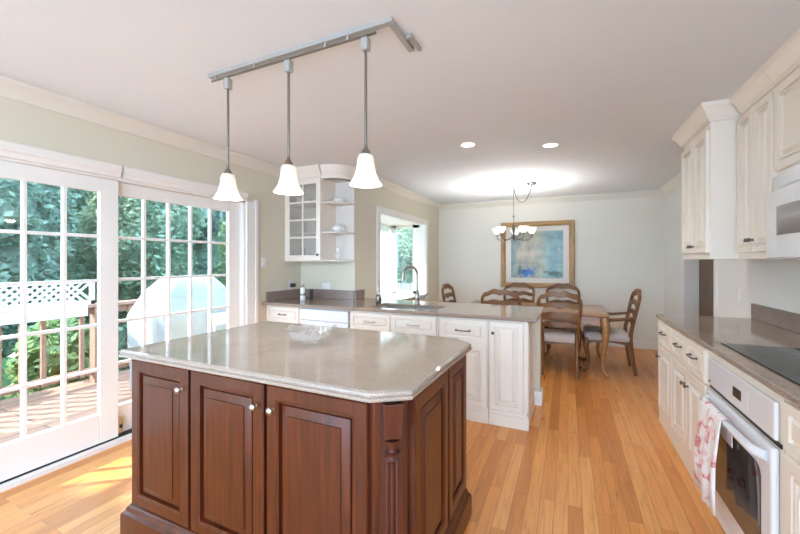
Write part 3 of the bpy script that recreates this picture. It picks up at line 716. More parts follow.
# counter with sink cut-out, one continuous L-shaped slab (pieces share the stone)
SX0, SX1, SY0, SY1 = -1.80, -1.10, 3.15, 3.52
zt, zb = .915, .885
cm = MB()
yf, yb = 3.05, 3.885
prof = lambda a, b, out: [(0, 0), (.004, .002), (.008, .008), (.008, .018), (.004, .020), (.006, .024), (.002, .029), (0, .03)]
cm.box(XL + .001, XS + .001, yf - .02, YJ - .001, zb, zt)          # alcove part
cm.box(XS + .001, SX0, yf, yb, zb, zt).box(SX1, -.225, yf, yb, zb, zt).box(SX0, SX1, yf, SY0, zb, zt).box(SX0, SX1, SY1, yb, zb, zt)
cm.profile_run(prof(0, 0, 0), (XL + .03, yf - .02), (-1.9, yf - .02), (0, -1), zb).profile_run(prof(0, 0, 0), (-1.97, yf), (-.225, yf), (0, -1), zb).profile_run(prof(0, 0, 0), (-.225, yf), (-.225, yb), (1, 0), zb).profile_run(prof(0, 0, 0), (XS + .03, yb), (-.225, yb), (0, 1), zb)
tag(obj('sink_countertop', cm, 'quartz2', base=(-1.6, 3.4, zb)), 'polished brown stone counter of the peninsula with the sink in it', 'countertop')
sk = thing('sink', 'stainless steel double basin set under the brown counter', 'sink', (-1.45, 3.33, .68))
def basin(x0, x1):
    R = [[Vector((x, y, z)) for x, y in offset_poly([(x0, SY0), (x1, SY0), (x1, SY1), (x0, SY1)], dd)] for dd, z in ((-.004, .884), (-.006, .75), (-.03, .72), (-.12, .715))]
    return MB().loft(R, False, True)
obj('basin', basin(SX0, -1.46), 'steel', sk, smooth=40); obj('basin', basin(-1.44, SX1), 'steel', sk, smooth=40)
obj('divider', MB().box(-1.463, -1.437, SY0 + .004, SY1 - .004, .75, .884), 'steel', sk, bevel=.004)

fa = thing('faucet', 'brushed nickel gooseneck faucet with a side lever behind the sink', 'faucet', (-1.46, 3.60, zt))
obj('base', MB().lathe([(.030, 0), (.030, .006), (.024, .012), (.022, .03), (.025, .05), (.026, .085), (.022, .10), (.016, .115)], (-1.46, 3.60, zt + .0005), 18, None, True, True), 'nickel', fa, smooth=True)
dx, dy = -.62, -.78
pts = [(-1.46, 3.60, 1.02), (-1.46, 3.60, 1.22)]
for i in range(1, 9):
    a = PI * i / 8; q = .085 * (1 - math.cos(a)); pts.append((-1.46 + dx * q, 3.60 + dy * q, 1.22 + .085 * math.sin(a) * 1.1))
pts.append((-1.46 + dx * .172, 3.60 + dy * .172, 1.16))
obj('spout', MB().tube(pts, [.013] * (len(pts) - 1) + [.015], 10, smooth=2), 'nickel', fa, smooth=True)
obj('lever', MB().tube([(-1.44, 3.60, .985), (-1.40, 3.60, .99), (-1.37, 3.595, 1.0), (-1.335, 3.59, 1.03)], [.018, .016, .009, .011], 8, smooth=3), 'nickel', fa, smooth=True)

sb = thing('soap_dispenser', 'small grey soap bottle with a clear pump beside the sink', 'soap dispenser', (-1.84, 3.44, zt))
obj('bottle', MB().lathe([(.026, 0), (.030, .004), (.030, .075), (.024, .09), (.012, .098)], (-1.84, 3.44, zt + .0005), 16, None, True, True), 'dark_steel', sb, smooth=True)
obj('pump', MB().lathe([(.011, .098), (.011, .115), (.005, .117), (.005, .15), (.010, .152), (.010, .162)], (-1.84, 3.44, zt), 12, None, True, True).tube([(-1.84, 3.44, zt + .157), (-1.80, 3.42, zt + .155)], .005, 6), 'porcelain', sb, smooth=True)

# backsplashes
tag(obj('backsplash', MB().box(XL + .0005, XL + .02, 3.09, YJ - .001, zt + .0005, 1.02), 'splash', base=(XL, 3.4, zt), bevel=.002), 'brown stone backsplash strip on the left wall below the black plug', 'backsplash', 'stone backsplash strips')
tag(obj('backsplash', MB().box(XL + .021, XS - .001, YJ - .02, YJ - .0005, zt + .0005, 1.02), 'splash', base=(-2.7, YJ, zt), bevel=.002), 'long brown stone backsplash strip under the glass door cabinet', 'backsplash', 'stone backsplash strips')
tag(obj('backsplash', MB().box(XS + .0005, XS + .02, YJ + .001, 3.88, zt + .0005, 1.02), 'splash', base=(XS, 3.78, zt), bevel=.002), 'short brown stone backsplash strip on the wall before the window', 'backsplash', 'stone backsplash strips')

# things on the left counter
bt = thing('spray_bottle', 'white bottle with a grey band standing on the counter by the backsplash', 'bottle', (-2.76, 3.32, zt))
obj('body', MB().lathe([(.027, 0), (.030, .004), (.030, .055), (.027, .06), (.027, .13), (.018, .15), (.016, .155)], (-2.76, 3.32, zt + .0005), 16, None, True, True), 'porcelain', bt, smooth=40)
obj('band', MB().lathe([(.0285, .060), (.0285, .085)], (-2.76, 3.32, zt), 16), 'dark_steel', bt)
obj('cap', MB().lathe([(.017, .155), (.019, .158), (.019, .19), (.015, .194)], (-2.76, 3.32, zt), 14, None, True, True), 'steel', bt, smooth=40)
hd = thing('phone_handset', 'slim black handset standing behind the white bottle on the counter', 'phone', (-2.70, 3.40, zt))
obj('body', MB().box(-2.722, -2.682, 3.39, 3.415, zt + .0005, zt + .13), 'plastic_black', hd, bevel=.006)

# outlets and switch
def plate(name, label, c, out, cat, w=.072, h=.115, mat='plastic_white'):
    c = Vector(c); out = Vector(out); a = Vector((-out.y, out.x, 0))
    t = thing(name, label, cat, c, 'wall plates')
    o = c - a * w / 2 - Vector((0, 0, h / 2)) + out * .0005
    obj('plate', MB().panel(o, a, out, w, h, [(0, .003), (.003, .006)]), mat, t)
    return t, c, a, out
t, c, a, n_ = plate('light_switch', 'white light switch on the left wall beside the sliding doors', (XL, 3.055, 1.352), (1, 0, 0), 'switch')
obj('toggle', MB().panel(c - a * .015 - Vector((0, 0, .03)) + n_ * .006, a, n_, .03, .06, [(0, .002), (.004, .005)]), 'plastic_white', t)
def outlet(label, c, out, w=.072, h=.115):
    t, c, a, n_ = plate('wall_outlet', label, c, out, 'outlet', w, h)
    for s in (-1, 1):
        off = (Vector((0, 0, .022 * s)) if h > w else a * .022 * s)
        obj('socket', MB().panel(c + off - a * .014 - Vector((0, 0, .014)) + n_ * .006, a, n_, .028, .028, [(0, .001), (.002, .002)]), 'plastic_white', t)
    return t
outlet('white outlet on the left wall with a black plug in it', (XL, 3.49, 1.07), (1, 0, 0))
tag(obj('power_plug', MB().box(XL + .0095, XL + .05, 3.47, 3.53, 1.05, 1.095), 'plastic_black', base=(XL + .02, 3.5, 1.05), bevel=.006), 'black plug in the outlet over the left backsplash', 'plug')
outlet('white outlet lying sideways below the glass door cabinet', (-2.70, YJ, 1.062), (0, -1, 0), .115, .072)
outlet('white outlet on the right wall beyond the end of the counter', (XR, 4.09, 1.085), (-1, 0, 0))

# ------------------------------------------------------------------ corner wall cabinet with open shelves
YC = 3.39; cz0, cz1 = 1.365, 2.34; XD = -2.55
wc = thing('corner_wall_cabinet', 'white wall cabinet with a glass pane door and open curved end shelves', 'cabinet', (-2.7, 3.55, cz0))
obj('carcass', MB().box(XL + .001, XL + .02, YC, YJ - .001, cz0, cz1).box(XD - .018, XD, YC, YJ - .001, cz0, cz1).box(XL + .02, XD - .018, YC, YJ - .001, cz0, cz0 + .02).box(XL + .02, XD - .018, YC, YJ - .001, cz1 - .02, cz1).box(XL + .02, XD - .018, YJ - .012, YJ - .001, cz0, cz1), 'cab', wc)
for z in (1.69, 2.03): obj('inner_shelf', MB().box(XL + .02, XD - .018, YC + .03, YJ - .012, z, z + .016), 'cab', wc)
gd = MB(); dx0, dx1, dz0, dz1, fr_ = XL + .03, XD - .002, cz0 + .01, cz1 - .02, .058
gd.box(dx0, dx0 + fr_, YC - .022, YC - .001, dz0, dz1).box(dx1 - fr_, dx1, YC - .022, YC - .001, dz0, dz1).box(dx0 + fr_, dx1 - fr_, YC - .022, YC - .001, dz0, dz0 + .062).box(dx0 + fr_, dx1 - fr_, YC - .022, YC - .001, dz1 - .062, dz1)
gdo = obj('glass_door', gd, 'cab', wc, bevel=.003)
mt = MB(); xm = (dx0 + dx1) / 2
mt.box(xm - .009, xm + .009, YC - .02, YC - .004, dz0 + .062, dz1 - .062)
for i in range(1, 4):
    z = dz0 + .062 + (dz1 - dz0 - .124) * i / 4; mt.box(dx0 + fr_, dx1 - fr_, YC - .02, YC - .004, z - .009, z + .009)
obj('glazing_bars', mt, 'cab', gdo, bevel=.002)
obj('glass_pane', MB().box(dx0 + fr_, dx1 - fr_, YC - .010, YC - .007, dz0 + .062, dz1 - .062), 'cab_glass', gdo)
knob(gdo, (dx1 - .028, YC - .022, 1.44), V, 'pewter', .015)
# open end: back panels and quarter-round shelves
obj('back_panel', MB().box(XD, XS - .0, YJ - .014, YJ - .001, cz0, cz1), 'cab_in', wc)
def quarter(z, th):
    poly = [(XD, YJ - .014)]
    for i in range(15):
        a = -PI / 2 + PI / 2 * i / 14
        poly.append((XD + .262 * max(0, math.cos(a)) ** .8, YJ - .014 + .27 * math.sin(a)))
    return MB().prism(poly, z, z + th)
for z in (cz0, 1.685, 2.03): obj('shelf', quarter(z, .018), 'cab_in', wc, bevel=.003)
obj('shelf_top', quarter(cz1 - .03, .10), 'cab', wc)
cr = MB().profile_run([(0, 0), (.01, 0), (.02, .02), (.05, .075), (.06, .1), (.06, .119), (0, .119)], (XL + .09, YC), (XD, YC), (0, -1), cz1)
cr.box(XL + .09, XD, YC, YJ - .001, cz1, ZC - .101)
# crown sweeping round the quarter end
R = []
for i in range(13):
    a = -PI / 2 + PI / 2 * i / 12
    dirv = Vector((math.cos(a), math.sin(a), 0)); c0 = Vector((XD + .005, YJ - .014, 0))
    R.append([c0 + dirv * (.26 + p) + Vector((0, 0, q)) for p, q in ((0, cz1 - .03), (.0, cz1), (.012, cz1 + .02), (.042, cz1 + .075), (.052, ZC - .001), (-.05, ZC - .001), (-.05, cz1 - .03))])
cr.loft(R)
obj('crown', cr, 'cab', wc, smooth=35)

def small_bowl(name, label, c, r, h, cat, lid=False):
    t = thing(name, label, cat, c, 'china on the open shelves')
    obj('bowl', MB().lathe([(r * .4, 0), (r * .45, .006), (r * .8, h * .3), (r, h * .75), (r * .95, h), (r * .9, h), (r * .92, h * .75), (r * .6, h * .25), (.01, .012)], c, 20, None, True, False), 'porcelain', t, smooth=True)
    if lid:
        obj('lid', MB().lathe([(r * .93, h), (r * .7, h * 1.25), (r * .25, h * 1.4), (.012, h * 1.42), (.016, h * 1.55), (.006, h * 1.65)], c, 20, None, True, True), 'porcelain', t, smooth=True)
        for s in (-1, 1):
            obj('handle', MB().tube([(c[0] + s * r * .93, c[1], c[2] + h * .85), (c[0] + s * r * 1.35, c[1], c[2] + h * .95), (c[0] + s * r * 1.4, c[1], c[2] + h * .5), (c[0] + s * r * .9, c[1], c[2] + h * .4)], .006, 6, smooth=4), 'porcelain', t, smooth=True)
    return t
small_bowl('sugar_bowl', 'white lidded china bowl with two handles on the middle open shelf', (-2.44, 3.545, 1.7035), .058, .065, 'bowl', True)
small_bowl('china_bowl', 'small white bowl on the top open shelf', (-2.44, 3.55, 2.0485), .05, .05, 'bowl', True)
gi = thing('stemmed_glass', 'clear glass on the lowest open shelf under the white china', 'glass', (-2.43, 3.54, 1.3835), 'china on the open shelves')
obj('glass', MB().lathe([(.026, 0), (.026, .003), (.004, .006), (.004, .05), (.02, .06), (.03, .09), (.027, .13)], (-2.43, 3.54, 1.3835), 16, None, True, False), 'crystal', gi, smooth=True)
for i, (x, y, z, lb) in enumerate(((-2.94, 3.54, 1.386, 'drinking glass behind the lower left panes of the cabinet door'), (-2.80, 3.54, 1.386, 'drinking glass behind the lower panes of the cabinet door, middle one'), (-2.66, 3.54, 1.386, 'drinking glass behind the lower right pane near the door knob'), (-2.92, 3.54, 1.7065, 'drinking glass on the middle shelf behind the left panes'), (-2.72, 3.54, 1.7065, 'drinking glass on the middle shelf behind the right panes'))):
    tag(obj('drinking_glass', MB().lathe([(.028, 0), (.032, .10), (.034, .14), (.031, .14), (.027, .01)], (x, y, z), 14, None, True, False), 'crystal', base=(x, y, z), smooth=True), lb, 'glass', 'glasses in the wall cabinet')
for i, (x, lb) in enumerate(((-2.92, 'white plate stack member seen behind the top left panes'), (-2.70, 'white serving bowl behind the top right panes'))):
    tag(obj('serving_bowl', MB().lathe([(.03, 0), (.07, .02), (.09, .07), (.085, .07), (.06, .022), (.01, .012)], (x, 3.53, 2.0465), 20, None, True, False), 'porcelain', base=(x, 3.53, 2.0465), smooth=True), ['white serving bowl behind the upper left panes of the cabinet door', 'white serving bowl behind the upper right panes of the cabinet door'][i], 'bowl', 'bowls in the wall cabinet')

# ------------------------------------------------------------------ right run
FX = .72; L_ = (-1, 0, 0); UY = (0, -1, 0)
def right_base(name, label, y0, y1):
    t = thing(name, label, 'cabinet', (1.03, (y0 + y1) / 2, 0), 'white base cabinets of the right run')
    obj('body', MB().box(FX, XR - .001, y0, y1, .10, .8835), 'cab', t)
    obj('toe_kick', MB().box(FX + .03, XR - .001, y0, y1, 0, .10), 'cab', t)
    return t
def rfront(t, name, ya, yb, z0, z1, kind, f): return front(t, name, (FX, yb, z0), UY, L_, yb - ya, z1 - z0, 'cab', kind, f)
b1 = right_base('base_cabinet', 'white base cabinet at the far end of the right counter, one drawer over one door', 3.312, 3.765)
dr = rfront(b1, 'drawer', 3.32, 3.755, .675, .868, 'drawer', .035); pull(dr, (FX - .02, 3.545, .785), (0, 1, 0), L_, .11)
dr = rfront(b1, 'door', 3.32, 3.755, .125, .66, 'white', .05); knob(dr, (FX - .02, 3.70, .565), L_)
obj('base_moulding', MB().box(FX - .012, FX - .0005, 3.312, 3.765, .0, .115), 'cab', b1, bevel=.004)
b2 = right_base('double_base_cabinet', 'white base cabinet beside the oven, two drawers over a pair of doors', 2.552, 3.309)
for i, (ya, yb) in enumerate(((2.935, 3.30), (2.60, 2.925))):
    dr = rfront(b2, 'drawer', ya, yb, .675, .868, 'drawer', .035); pull(dr, (FX - .02, (3.10, 2.775)[i], .785), (0, 1, 0), L_, .11)
    dr = rfront(b2, 'door', ya, yb, .125, .66, 'white', .05); knob(dr, (FX - .02, (2.965, 2.893)[i], .565), L_)
obj('base_moulding', MB().box(FX - .012, FX - .0005, 2.552, 3.309, .0, .115), 'cab', b2, bevel=.004)
b3 = right_base('base_cabinet', 'white base cabinet on the near side of the oven', 1.05, 1.788)
dr = rfront(b3, 'drawer', 1.10, 1.76, .70, .868, 'drawer', .035); pull(dr, (FX - .02, 1.40, .785), (0, 1, 0), L_, .11)
dr = rfront(b3, 'door', 1.44, 1.76, .125, .68, 'white', .05); knob(dr, (FX - .02, 1.48, .56), L_)
dr = rfront(b3, 'door', 1.10, 1.42, .125, .68, 'white', .05); knob(dr, (FX - .02, 1.38, .56), L_)

ov = thing('oven', 'white built-in oven under the cooktop with a towel on its handle', 'oven', (1.0, 2.17, 0))
obj('body', MB().box(FX + .002, XR - .001, 1.792, 2.548, .0, .87), 'appl', ov)
obj('trim_frame', MB().box(FX - .004, FX + .001, 1.795, 2.545, .06, .872), 'cab', ov)
cp = obj('control_panel', MB().box(FX - .022, FX - .005, 1.815, 2.525, .698, .845), 'appl', ov, bevel=.008)
obj('display', MB().box(FX - .0235, FX - .0225, 2.10, 2.19, .745, .79), 'screen', cp)
obj('display_panel', MB().box(FX - .0232, FX - .0222, 2.035, 2.255, .725, .81), 'appl', cp)
obj('dial', MB().lathe([(.008, 0), (.007, .006)], (FX - .022, 2.49, .722), 10, Matrix.Rotation(-PI / 2, 4, 'Y'), True, True), 'dark_steel', cp)
obj('vent_gap', MB().box(FX - .010, FX - .005, 1.80, 2.54, .678, .694), 'black', ov)
od = obj('door', MB().box(FX - .03, FX - .005, 1.815, 2.525, .10, .672), 'appl', ov, bevel=.010)
def rrect(y0, y1, z0, z1, r, n=6):
    pts = []
    for cy, cz, a0 in ((y1 - r, z1 - r, 0), (y0 + r, z1 - r, PI / 2), (y0 + r, z0 + r, PI), (y1 - r, z0 + r, 3 * PI / 2)):
        for i in range(n + 1):
            a = a0 + PI / 2 * i / n; pts.append((cy + r * math.cos(a), cz + r * math.sin(a)))
    return pts
pts = rrect(1.895, 2.445, .20, .565, .05)
obj('window', MB().loft([[Vector((FX - .0302, y, z)) for y, z in pts], [Vector((FX - .0325, y, z)) for y, z in pts]]), 'oven_glass', od)
hp = [(FX - .03, 1.85, .625), (FX - .056, 1.89, .625), (FX - .062, 2.02, .625), (FX - .063, 2.17, .625), (FX - .062, 2.32, .625), (FX - .056, 2.45, .625), (FX - .03, 2.49, .625)]
obj('handle', MB().tube(hp, [.021, .019, .016, .015, .016, .019, .021], 10, smooth=4), 'appl', od, smooth=True)
obj('kick_plate', MB().box(FX - .012, FX - .005, 1.82, 2.52, .02, .092), 'appl', ov, bevel=.004)

# towel over the handle
def towel():
    R = []
    ny = 26
    path = [(.0225, .52), (.0225, .58), (.0215, .605), (.018, .633), (.010, .645), (0, .648), (-.010, .645), (-.020, .633), (-.024, .60), (-.026, .52), (-.028, .42), (-.029, .31), (-.029, .20)]
    for k, (dx, z) in enumerate(path):
        row = []
        for i in range(ny + 1):
            t = i / ny
            spread = .92 + .12 * max(0, (0.65 - z)) / .45
            y = 2.275 + (t - .5) * .30 * spread
            hx = FX - .0635
            fold = (.009 * math.sin(t * 16 + .4) + .005 * math.sin(t * 29)) * (min(1, max(0, (.62 - z) / .2)))
            row.append(Vector((hx + dx + (-fold - .012 * min(1, max(0, (.60 - z) / .2)) if dx < 0 else 0), y, z + (.012 * math.sin(t * 9) - .02 * t if k == len(path) - 1 else 0))))
        R.append(row)
    return MB().loft(R, False, False, closed=False)
tag(obj('dish_towel', towel(), 'towel', base=(FX - .07, 2.295, .2), smooth=True, solid=.003), 'white dish towel with red and pink flowers over the oven handle', 'towel')

slabR = [(.694, 1.05), (XR - .0005, 1.05), (XR - .0005, 3.79), (.694, 3.79)]
cmr = MB().box(.696, XR - .0005, 1.05, 3.782, .885, .915).profile_run(prof(0, 0, 0), (.696, 1.05), (.696, 3.782), (-1, 0), .885).profile_run(prof(0, 0, 0), (.69, 3.782), (XR, 3.782), (0, 1), .885)
tag(obj('right_countertop', cmr, 'quartz2', base=(1.0, 2.4, .885)), 'brown stone counter along the right wall holding the black cooktop', 'countertop')
tag(obj('backsplash', MB().box(XR - .0205, XR - .0005, 1.05, 3.78, .9155, 1.035), 'splash', base=(XR, 2.4, .915), bevel=.002), 'long brown stone backsplash on the right wall behind the cooktop', 'backsplash', 'stone backsplash strips')
ck = thing('cooktop', 'black glass cooktop set in the right counter above the oven', 'cooktop', (1.0, 2.17, .9155))
obj('glass_top', MB().box(.765, 1.27, 1.80, 2.56, .9155, .921), 'cooktop', ck, bevel=.003)
for (x, y, r) in ((.90, 2.37, .095), (.90, 1.98, .075), (1.14, 2.37, .075), (1.14, 1.98, .095)):
    obj('burner_ring', MB().lathe([(r, .9213), (r + .003, .9215), (r + .006, .9213)], (x, y, 0), 32), 'dark_steel', ck)

# right wall cabinets
UZ0, UZ1 = 1.384, 2.34
CAB_CROWN = [(0, 0), (.012, 0), (.014, .014), (.022, .020), (.030, .045), (.052, .080), (.064, .092), (.068, .1185), (0, .1185)]
def wall_cab(name, label, y0, y1, xf, z0, z1, crown_side=False):
    t = thing(name, label, 'cabinet', ((xf + XR) / 2, (y0 + y1) / 2, z0), 'white wall cabinets of the right run')
    obj('body', MB().box(xf, XR - .001, y0, y1, z0, z1), 'cab', t, bevel=.002)
    return t
c1 = wall_cab('deep_wall_cabinet', 'deep white wall cabinet with two doors, farthest on the right wall', 3.205, 3.85, .90, UZ0, UZ1)
ym = 3.53
for i, (ya, yb) in enumerate(((ym + .003, 3.84), (3.225, ym - .003))):
    dr = front(c1, 'door', (.90, yb, UZ0 + .045), UY, L_, yb - ya, .86, 'cab', 'white', .042); knob(dr, (.88, ym + (.03, -.03)[i], 1.48), L_)
cr = MB(); R = []
for p, q in CAB_CROWN:
    R.append([(.90 - p, 3.85 + p), (.90 - p, 3.205 - p), (XR, 3.205 - p), q])
cm_ = MB()
pr3 = [(.90, 3.85), (.90, 3.205), (1.0, 3.205)]
rings = []
for idx in range(4):
    ring = []
    for p, q in CAB_CROWN:
        pt = [(XR - .002, 3.85 + p), (.90 - p, 3.85 + p), (.90 - p, 3.205 - p), (XR - .002, 3.205 - p)][idx]
        ring.append(Vector((pt[0], pt[1], UZ1 + q)))
    rings.append(ring)
cm_.loft(rings)
obj('crown', cm_, 'cab', c1, smooth=30)
XN = 1.05
c2 = wall_cab('wall_cabinet', 'white wall cabinet with a pair of narrow doors between the deep cabinet and the microwave', 2.70, 3.203, XN, UZ0, UZ1)
ym = 2.955
for i, (ya, yb) in enumerate(((ym + .002, 3.185), (2.712, ym - .002))):
    dr = front(c2, 'door', (XN, yb, UZ0 + .04), UY, L_, yb - ya, .89, 'cab', 'white', .036); knob(dr, (XN - .02, ym + (.022, -.022)[i], 1.50), L_)
c3 = wall_cab('over_microwave_cabinet', 'short white wall cabinet above the microwave', 1.93, 2.697, XN, 1.83, UZ1)
for ya, yb in ((2.318, 2.69), (1.94, 2.312)): 
    dr = front(c3, 'door', (XN, yb, 1.86), UY, L_, yb - ya, .46, 'cab', 'white', .045); knob(dr, (XN - .02, 2.34 if ya > 2.2 else 2.29, 1.90), L_)
c4 = wall_cab('wall_cabinet', 'white wall cabinet on the near side of the microwave', 1.05, 1.927, XN, UZ0, UZ1)
for ya, yb in ((1.492, 1.915), (1.062, 1.488)):
    dr = front(c4, 'door', (XN, yb, UZ0 + .04), UY, L_, yb - ya, .89, 'cab', 'white', .045); knob(dr, (XN - .02, 1.52 if ya > 1.4 else 1.46, 1.50), L_)
for c_, ya, yb in ((c2, 2.70, 3.136), (c3, 1.93, 2.697), (c4, 1.05, 1.927)):
    obj('crown', MB().profile_run(CAB_CROWN, (XN, ya), (XN, yb), (-1, 0), UZ1).box(XN, XR - .001, ya, yb, UZ1, ZC - .002), 'cab', c_, smooth=30)
mw = thing('microwave', 'white over-the-range microwave with a grey window under the short cabinet', 'microwave', (1.1, 2.31, UZ0))
def bow(z0, z1, ins, x0, n=14, ya=1.935, yb=2.692):
    ya += ins; yb -= ins
    poly = [(XR - .002 if ins == 0 else x0 + .05, ya)]
    for i in range(n + 1):
        t = i / n; poly.append((x0 - .05 * math.sin(PI * t), ya + (yb - ya) * t))
    poly.append((XR - .002 if ins == 0 else x0 + .05, yb))
    return MB().prism(poly, z0, z1)
obj('body', bow(UZ0 + .002, 1.735, 0, 1.0), 'appl', mw, bevel=.006)
obj('vent', bow(1.745, 1.826, 0, 1.03), 'appl', mw, bevel=.006)
obj('vent_slot', bow(1.735, 1.745, 0, 1.012), 'track', mw)
wn_ = MB(); n = 12; ya, yb = 2.08, 2.475
R = []
for z in (1.50, 1.645):
    R.append([Vector((1.0 - .05 * math.sin(PI * (y - 1.935) / .757) - .002, y, z)) for y in [ya + (yb - ya) * i / n for i in range(n + 1)]])
obj('window', MB().loft(R, False, False, closed=False), 'mw_glass', mw, smooth=True, solid=.004)
obj('handle', MB().tube([(.955, 2.02, 1.45), (.925, 2.02, 1.47), (.925, 2.02, 1.65), (.955, 2.02, 1.67)], .010, 8, smooth=3), 'appl', mw, smooth=True)

# ------------------------------------------------------------------ track and pendants
tk = thing('ceiling_track', 'satin metal ceiling track with an elbow, carrying three pendants over the island', 'track light', (-1.3, 1.47, 2.42))
obj('rail', MB().box(-1.905, -.712, 1.454, 1.486, 2.438, 2.4595), 'track', tk, bevel=.003)
obj('bus_bar', MB().box(-1.89, -.80, 1.465, 1.475, 2.414, 2.422), 'dark_steel', tk)
for x in (-1.85, -1.55, -1.08, -.95): obj('standoff', MB().box(x - .006, x + .006, 1.464, 1.476, 2.420, 2.440), 'track', tk)
obj('elbow', MB().box(-.7395, -.7125, 1.487, 1.715, 2.438, 2.4595), 'track', tk, bevel=.003)
obj('end_connector', MB().box(-.712, -.694, 1.600, 1.618, 2.442, 2.4595).box(-.6945, -.680, 1.600, 1.735, 2.442, 2.4595), 'track', tk, bevel=.002)
def pendant(root_loc):
    t = thing('pendant_lamp', '', 'pendant lamp', root_loc, 'bell pendants over the island')
    x, y, z = root_loc
    obj('adapter', MB().box(x - .018, x + .018, y - .018, y + .018, 2.35, 2.409), 'track', t, bevel=.005)
    obj('rod', MB().tube([(x, y, 1.90), (x, y, 2.352)], .0065, 8), 'dark_steel', t, smooth=True)
    obj('cap', MB().lathe([(.020, 1.858), (.026, 1.868), (.018, 1.884), (.009, 1.898), (.008, 1.91)], (x, y, 0), 16, None, True, True), 'dark_steel', t, smooth=True)
    sh = obj('shade', MB().lathe([(.016, 1.868), (.032, 1.864), (.038, 1.850), (.041, 1.82), (.046, 1.79), (.053, 1.765), (.064, 1.745), (.075, 1.730), (.076, 1.725), (.064, 1.738), (.050, 1.762), (.043, 1.79), (.038, 1.82), (.034, 1.848), (.014, 1.862)], (x, y, 0), 28), 'shade', t, smooth=True)
    obj('bulb', MB().lathe([(.004, 1.752), (.014, 1.758), (.020, 1.774), (.017, 1.795), (.010, 1.815), (.010, 1.85)], (x, y, 0), 14, None, True, True), 'bulb', sh, smooth=True)
    return t
p0 = pendant((-1.762, 1.475, 1.70)); p0['label'] = 'bell shaped white glass pendant nearest the sliding doors'
for px in (-1.762, -1.318, -.857): lamp('pendant_light', 'POINT', (px, 1.475, 1.735), 1.4, LAMP)
dup(p0, (-1.318, 1.475, 1.70), 0, 'bell shaped white glass pendant in the middle of the track')
dup(p0, (-.857, 1.475, 1.70), 0, 'bell shaped white glass pendant next to the elbow of the track')

# downlights
def downlight(x, y, label):
    t = thing('recessed_light', label, 'ceiling light', (x, y, ZC), 'recessed ceiling lights')
    obj('trim_ring', MB().lathe([(.060, ZC - .004), (.064, ZC - .007), (.078, ZC - .005), (.080, ZC - .0005)], (x, y, 0), 28), 'trim', t, smooth=True)
    lamp('downlight_light', 'SPOT', (x, y, ZC - .012), 12, LAMP, t, .06, spot_size=2.4, spot_blend=.6)
    obj('lens', MB().lathe([(.0605, ZC - .003), (.001, ZC - .003)], (x, y, 0), 28, None, False, True), 'lens', t)
downlight(-.85, 3.36, 'round recessed ceiling light on the window side')
downlight(-.15, 3.70, 'round recessed ceiling light closer to the right cabinets')

# ------------------------------------------------------------------ chandelier
CX, CY = -.70, 5.36
ch = thing('chandelier', 'five light nickel chandelier with white glass bowls hanging on a swagged chain', 'chandelier', (CX, CY, 1.68))
obj('ceiling_hook', MB().lathe([(.016, 2.43), (.014, 2.445), (.010, 2.4595)], (CX, CY, 0), 12, None, True, True), 'steel', ch, smooth=True)
obj('canopy', MB().lathe([(.012, 2.425), (.05, 2.432), (.062, 2.445), (.064, 2.4595)], (CX + .24, CY + .02, 0), 20, None, True, True), 'dark_steel', ch, smooth=True)
obj('swag_chain', MB().tube([(CX, CY, 2.43), (CX + .03, CY, 2.28), (CX + .09, CY + .01, 2.20), (CX + .16, CY + .015, 2.22), (CX + .21, CY + .02, 2.32), (CX + .24, CY + .02, 2.428)], .006, 6, smooth=4), 'pewter', ch, smooth=True)
obj('stem', MB().lathe([(.004, 2.43), (.004, 2.02), (.012, 2.01), (.012, 1.99), (.006, 1.98), (.006, 1.90), (.018, 1.87), (.024, 1.83), (.014, 1.79), (.010, 1.75), (.026, 1.73), (.026, 1.70), (.008, 1.68), (.003, 1.66)], (CX, CY, 0), 14, None, True, True), 'pewter', ch, smooth=True)
for k in range(5):
    a = 2 * PI * k / 5 + .35; lamp('chandelier_light', 'POINT', (CX + .25 * math.cos(a), CY + .25 * math.sin(a), 1.815), 3.8, LAMP, ch, .03)
    a = 2 * PI * k / 5 + .35; ca, sa = math.cos(a), math.sin(a)
    P = lambda r, z: (CX + ca * r, CY + sa * r, z)
    am = obj('arm', MB().tube([P(.02, 1.72), P(.09, 1.675), P(.18, 1.665), P(.245, 1.70), P(.25, 1.735)], [.008, .007, .007, .008, .010], 8, smooth=4).lathe([(.012, 1.73), (.03, 1.745), (.03, 1.75), (.01, 1.755)], P(.25, 0), 12, None, True, True), 'dark_steel', ch, smooth=True)
    obj('shade', MB().lathe([(.016, 1.752), (.038, 1.765), (.058, 1.80), (.068, 1.842), (.065, 1.842), (.054, 1.803), (.036, 1.77), (.014, 1.758)], P(.25, 0), 20, None, True, False), M['shade'], am, smooth=True)

# ------------------------------------------------------------------ picture
px0, px1, pz0, pz1 = -1.10, .10, .905, 2.06
pc = thing('framed_painting', 'abstract blue and beige painting in a gold frame on the back wall', 'painting', ((px0 + px1) / 2, YB, pz0))
fm = MB(); fwid = .085
R = []
for ins, dep in ((0, .001), (0, .03), (.012, .04), (.03, .034), (.055, .038), (.075, .022), (fwid, .018), (fwid, .001)):
    R.append([Vector((x, YB - dep, z)) for x, z in ((px0 + ins, pz0 + ins), (px1 - ins, pz0 + ins), (px1 - ins, pz1 - ins), (px0 + ins, pz1 - ins))])
fm.loft(R, False, False)
obj('frame', fm, 'gold', pc)
obj('mat_board', MB().box(px0 + .08, px1 - .08, YB - .010, YB - .001, pz0 + .08, pz1 - .08), 'mat_board', pc)
ca_ = obj('canvas', MB().box(px0 + .175, px1 - .175, YB - .013, YB - .0105, pz0 + .17, pz1 - .17), 'canvas', pc)

